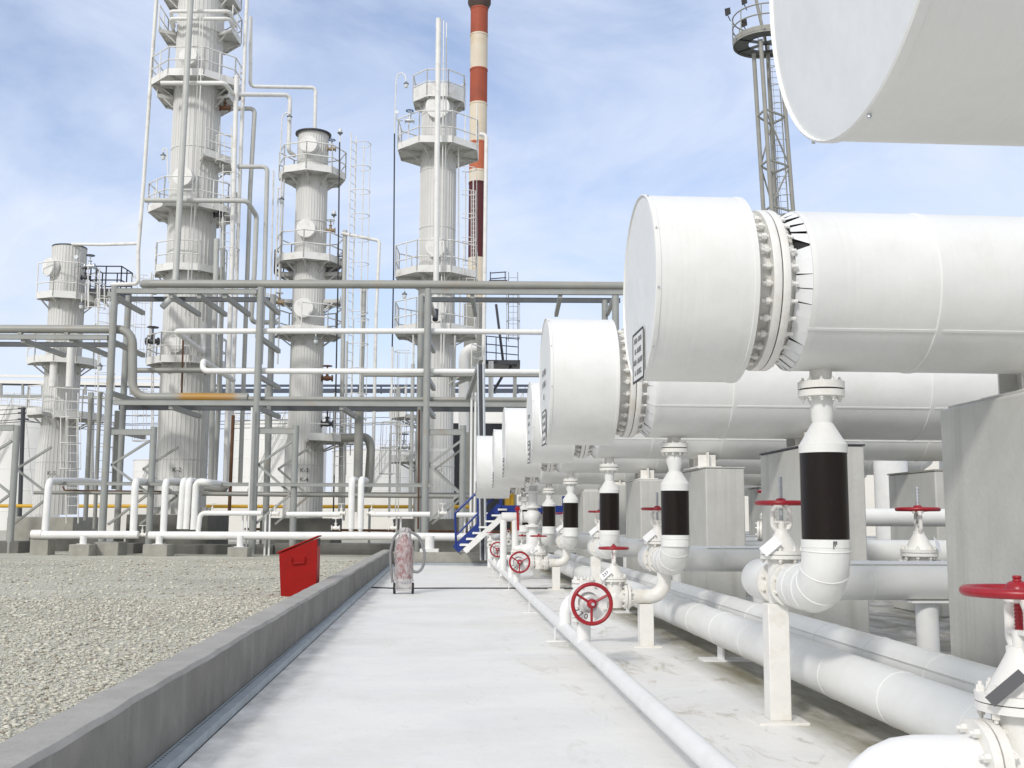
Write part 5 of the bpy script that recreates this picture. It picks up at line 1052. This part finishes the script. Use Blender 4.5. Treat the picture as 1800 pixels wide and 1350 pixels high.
lamp(598, 232, 40.6, 'lamp pointing up right of the middle column top', True); lamp(587, 376, 40.6, 'lamp pointing up right of the middle column at mid height', True); lamp(555, 598, 39.8, 'lamp hanging under the lowest platform of the middle column')
lamp(711, 519, 41, 'lamp under the third platform of the vent column'); lamp(143, 537, 41, 'lamp under the top platform of the short left column'); lamp(176, 645, 40.6, 'dark lamp on the ladder of the short left column')
# ------------------------------------------------------------------ far background
TK = 'white storage tanks beyond the plant'
def tank(x0, x1, yt, D, label, rail=True):
    a, b_ = W(x0, yt, D), W(x1, yt, D); r = (b_.x - a.x) / 2; cx = (a.x + b_.x) / 2; zt = a.z; t = thing('storage_tank', label, 'tank', (cx, D + r, 0), 0, TK)
    MB().lathe([(r, 0)] + [q for k in range(1, 6) for q in ((r, zt * k / 6 - .03), (r + .03, zt * k / 6), (r, zt * k / 6 + .03))] + [(r, zt)], (0, 0, 0), (0, 0, 1), 72, False, False).build('shell', 'tank', t)
    MB().lathe([(r + .08, 0), (r * .5, r * .10), (.05, r * .14)], (0, 0, zt), (0, 0, 1), 72, True, True).build('roof', 'tank', t)
    if rail:
        rl = MB()
        for h in (.6, 1.1): rl.torus((0, 0, zt + h), (0, 0, 1), r, .04, 72, 5)
        for k in range(48): q = R_(7.5 * k); rl.tube([(r * math.cos(q), r * math.sin(q), zt), (r * math.cos(q), r * math.sin(q), zt + 1.1)], .035, 5)
        rl.build('railing', 'tank', t)
    s = MB()
    for k in range(24):
        q = R_(235 + k * 2.2); q2 = R_(235 + (k + 1) * 2.2); a, b_ = [Vector(((r + .8) * math.cos(w_), (r + .8) * math.sin(w_), zt * (k + j) / 24)) for j, w_ in ((0, q), (1, q2))]
        s.bar(a, b_, .05, .22); s.tube([a + Vector((0, 0, 1)), b_ + Vector((0, 0, 1))], .03, 4); s.tube([a, a + Vector((0, 0, 1))], .025, 4)
    s.build('stair', 'towergrey', t)
tank(-75, 78, 712, 92, 'white storage tank at the left edge behind the utility pole'); tank(393, 560, 738, 95, 'white storage tank behind the middle column'); tank(572, 735, 790, 120, 'white storage tank between the middle and vent columns, lowest')
tank(785, 990, 702, 85, 'white storage tank right of the vent column'); tank(225, 290, 808, 140, 'small far white storage tank behind the tallest column foot', False)
a, b_ = W(150, 862, 70), W(900, 862, 70); tag(MB().box((a.x + b_.x) / 2, 70, a.z / 2, b_.x - a.x, .3, a.z).build('bund_wall', 'wallw'), 'long low whitewashed wall behind the columns', 'wall')
a, b_ = W(940, 796, 50), W(2300, 790, 50); tag(MB().box((a.x + b_.x) / 2, 50, a.z / 2, b_.x - a.x, .3, a.z).build('shed_wall', 'wallw'), 'pale shed wall glimpsed low between the shells and piers', 'wall')
t = thing('gas_pipe', 'yellow gas pipe running level far behind the columns', 'pipe', W(300, 900, 50)); MB().tube([W(-140, 889, 50), W(830, 891, 50)], .085, 10).build('run', 'yellow', t, world=True)
for x in (30, 230, 450, 650, 800): q = W(x, 889, 50); MB().cyl((q.x, q.y, 0), (q.x, q.y, q.z), .06, n=8).build('stand', 'grey', t, world=True)
t = thing('pipe_bridge', 'pale far pipe bridge crossing behind the short left column', 'pipe bridge', W(60, 900, 72))
for y, rp, mt in ((657.5, 2.2, 'tank'), (668, 3.2, 'tank'), (672.5, 1.6, 'dark'), (693, 2.6, 'grey')): MB().bar(W(-160, y, 72), W(330, y + 9, 72), pr(rp * 2, 72), pr(rp * 2, 72)).build('beam', mt, t, world=True)
for x in (-20, 2, 40, 75, 150, 230): MB().bar(W(x, 671, 72), W(x, 694, 72), .14, .14).build('upright', 'grey', t, world=True)
for x in (-30, 160): MB().bar(W(x, 690, 72), W(x, 930, 72), .3, .3).build('leg', 'grey', t, world=True)
t = thing('pipe_bridge', 'dark blue far pipe bridge behind the middle of the rack', 'pipe bridge', W(620, 900, 74))
for y, rp in ((678, 2.0), (687, 3.6)): MB().bar(W(380, y, 74), W(1010, y, 74), pr(rp * 2, 74), pr(rp * 2, 74)).build('beam', 'bluebeam', t, world=True)
for x in range(390, 1000, 40): MB().bar(W(x, 680, 74), W(x, 692, 74), .1, .1).build('hanger', 'bluebeam', t, world=True)
for x in (470, 700, 935): MB().bar(W(x, 680, 74), W(x, 930, 74), .3, .3).build('leg', 'grey', t, world=True)
up_ = thing('utility_pole', 'dark utility pole with crossarms and wires at far left', 'utility pole', W(38, 900, 62))
MB().tube([W(41, 716, 62), W(34, 930, 62)], .12, 10).build('pole', 'dark', up_, world=True); MB().tube([W(46, 745, 62), W(58, 880, 61), W(62, 930, 60)], .05, 8).build('stay', 'under', up_, world=True)
for y in (718, 726, 737): MB().bar(W(32, y, 62), W(50, y, 62), .1, .1).build('crossarm', 'dark', up_, world=True)
wr = MB()
for y, e in ((718, 8), (726, 12), (737, 14), (741, 4)): wr.tube([W(-160, y + 5, 62), W(-60, y + 7, 62), W(41, y, 62)], .02, 4, arc=2); wr.tube([W(41, y, 62), W(100, y + e, 63), W(230, y + e * 1.6, 66), W(430, y + e * 1.1, 70), W(760, y + e * .5, 78)], .02, 4, arc=2)
wr.build('wire', 'dark', up_, world=True)
# ------------------------------------------------------------------ more plant clutter
TH = 'thin upright lines among the columns'
for pts, r_, mt, lb in (([(610, 600, 39.5), (604, 915, 39.5)], 2.2, 'towergrey', 'slender upright line beside the low ladder of the middle column'),
    ([(690, 610, 40.4), (684, 910, 40.4)], 2.0, 'towerwhite', 'slender white upright line left of the vent column foot'),
    ([(726, 640, 40), (721, 900, 40)], 3.4, 'towergrey', 'grey upright line close left of the vent column'),
    ([(737, 720, 36.8), (735, 930, 36.8)], 1.6, 'rust', 'rust red thin upright behind the third rack post'),
    ([(160, 700, 40.5), (150, 915, 40.5)], 4.0, 'greypipe', 'grey upright pipe between the short left column and first rack post'),
    ([(176, 690, 39.5), (166, 930, 39.5)], 3.4, 'greypipe', 'thin grey upright pipe just left of the first rack post'),
    ([(206, 722, 35), (200, 860, 35)], 4.2, 'greypipe', 'grey drop pipe between the first front and rear rack posts'),
    ([(410, 730, 38), (403, 900, 38)], 3.0, 'rust', 'rusty upright pipe among the grey bundle beside the tallest column'),
    ([(443, 716, 34.3), (437, 905, 34.3)], 1.7, 'white', 'thin white conduit strapped to the second rack post'),
    ([(268, 500, 40.5), (262, 640, 40.5)], 1.5, 'towerwhite', 'thin white line left of the tallest column above the rack'),
    ([(500, 300, 40.6), (488, 640, 40.6)], 1.4, 'towerwhite', 'thin white conduit left of the middle column'),
    ([(800, 590, 40), (798, 700, 40)], 2.0, 'towergrey', 'short grey upright line right of the vent column')):
    pipe(pts, r_, mt, lb, TH)
for i, (pts, r_, mt, lb) in enumerate((([(356, 868, 37), (900, 874, 37)], 3.6, 'greypipe', 'grey pipe running level low behind the rack braces'), ([(60, 866, 37), (290, 866, 37)], 3.2, 'greypipe', 'grey pipe running level behind the left risers'),
    ([(110, 855, 36), (114, 862, 36), (290, 864, 36)], 1.3, 'rust', 'thin rusty line under the left bench beam'), ([(360, 858, 38), (395, 862, 38), (400, 850, 39)], 4.6, 'greypipe', 'short fat grey elbow at the foot of the pipe bundle'),
    ([(430, 930, 40), (900, 935, 40)], 2.2, 'rust', 'rusty pipe along the ground behind the footings'), ([(600, 745, 39), (700, 742, 40)], 1.2, 'towerwhite', 'thin pale line sagging between the middle and vent columns'))):
    pipe(pts, r_, mt, lb, 'low level lines behind the rack')
t = thing('side_ladder', 'pale caged ladder standing left of the vent column above the footings', 'ladder', W(700, 900, 40)); ladder(t, W(697, 905, 40), W(704, 740, 40), 200, cage=1.5)
t = thing('side_ladder', 'pale caged ladder behind the left rack post beside the short left column', 'ladder', W(180, 900, 41)); ladder(t, W(176, 900, 41.5), W(182, 720, 41.5), -60, cage=1.5)
t = thing('side_ladder', 'dark ladder right of the tallest column foot', 'ladder', W(378, 900, 40.4)); ladder(t, W(368, 850, 40.4), W(372, 770, 40.4), -80, mt='dark')
for px, y0, y1 in ((470, 905, 930), (430, 905, 932), (700, 908, 940), (820, 908, 940)):
    p = W(px, y0, 33.3); t = thing('pipe_stand', 'slim white leg under the level white pipe', 'stand', (p.x, p.y, GZ), 0, 'slim legs under the level white pipe'); MB().cyl((-.05, 0, 0), (-.05, 0, p.z - GZ), .03, n=8).cyl((.08, 0, 0), (.08, 0, p.z - GZ), .03, n=8).build('leg', 'white', t)
for i in range(3):
    px = (36, 118, -60)[i]; p = W(px, 588, 34.85); t = tag(MB().box(p.x, p.y, p.z + .03, .12, .16, .22).build('pipe_shoe', 'grey'), 'small grey shoe under the fat grey pipe at left', 'pipe shoe', 'pipe shoes on the left rack')
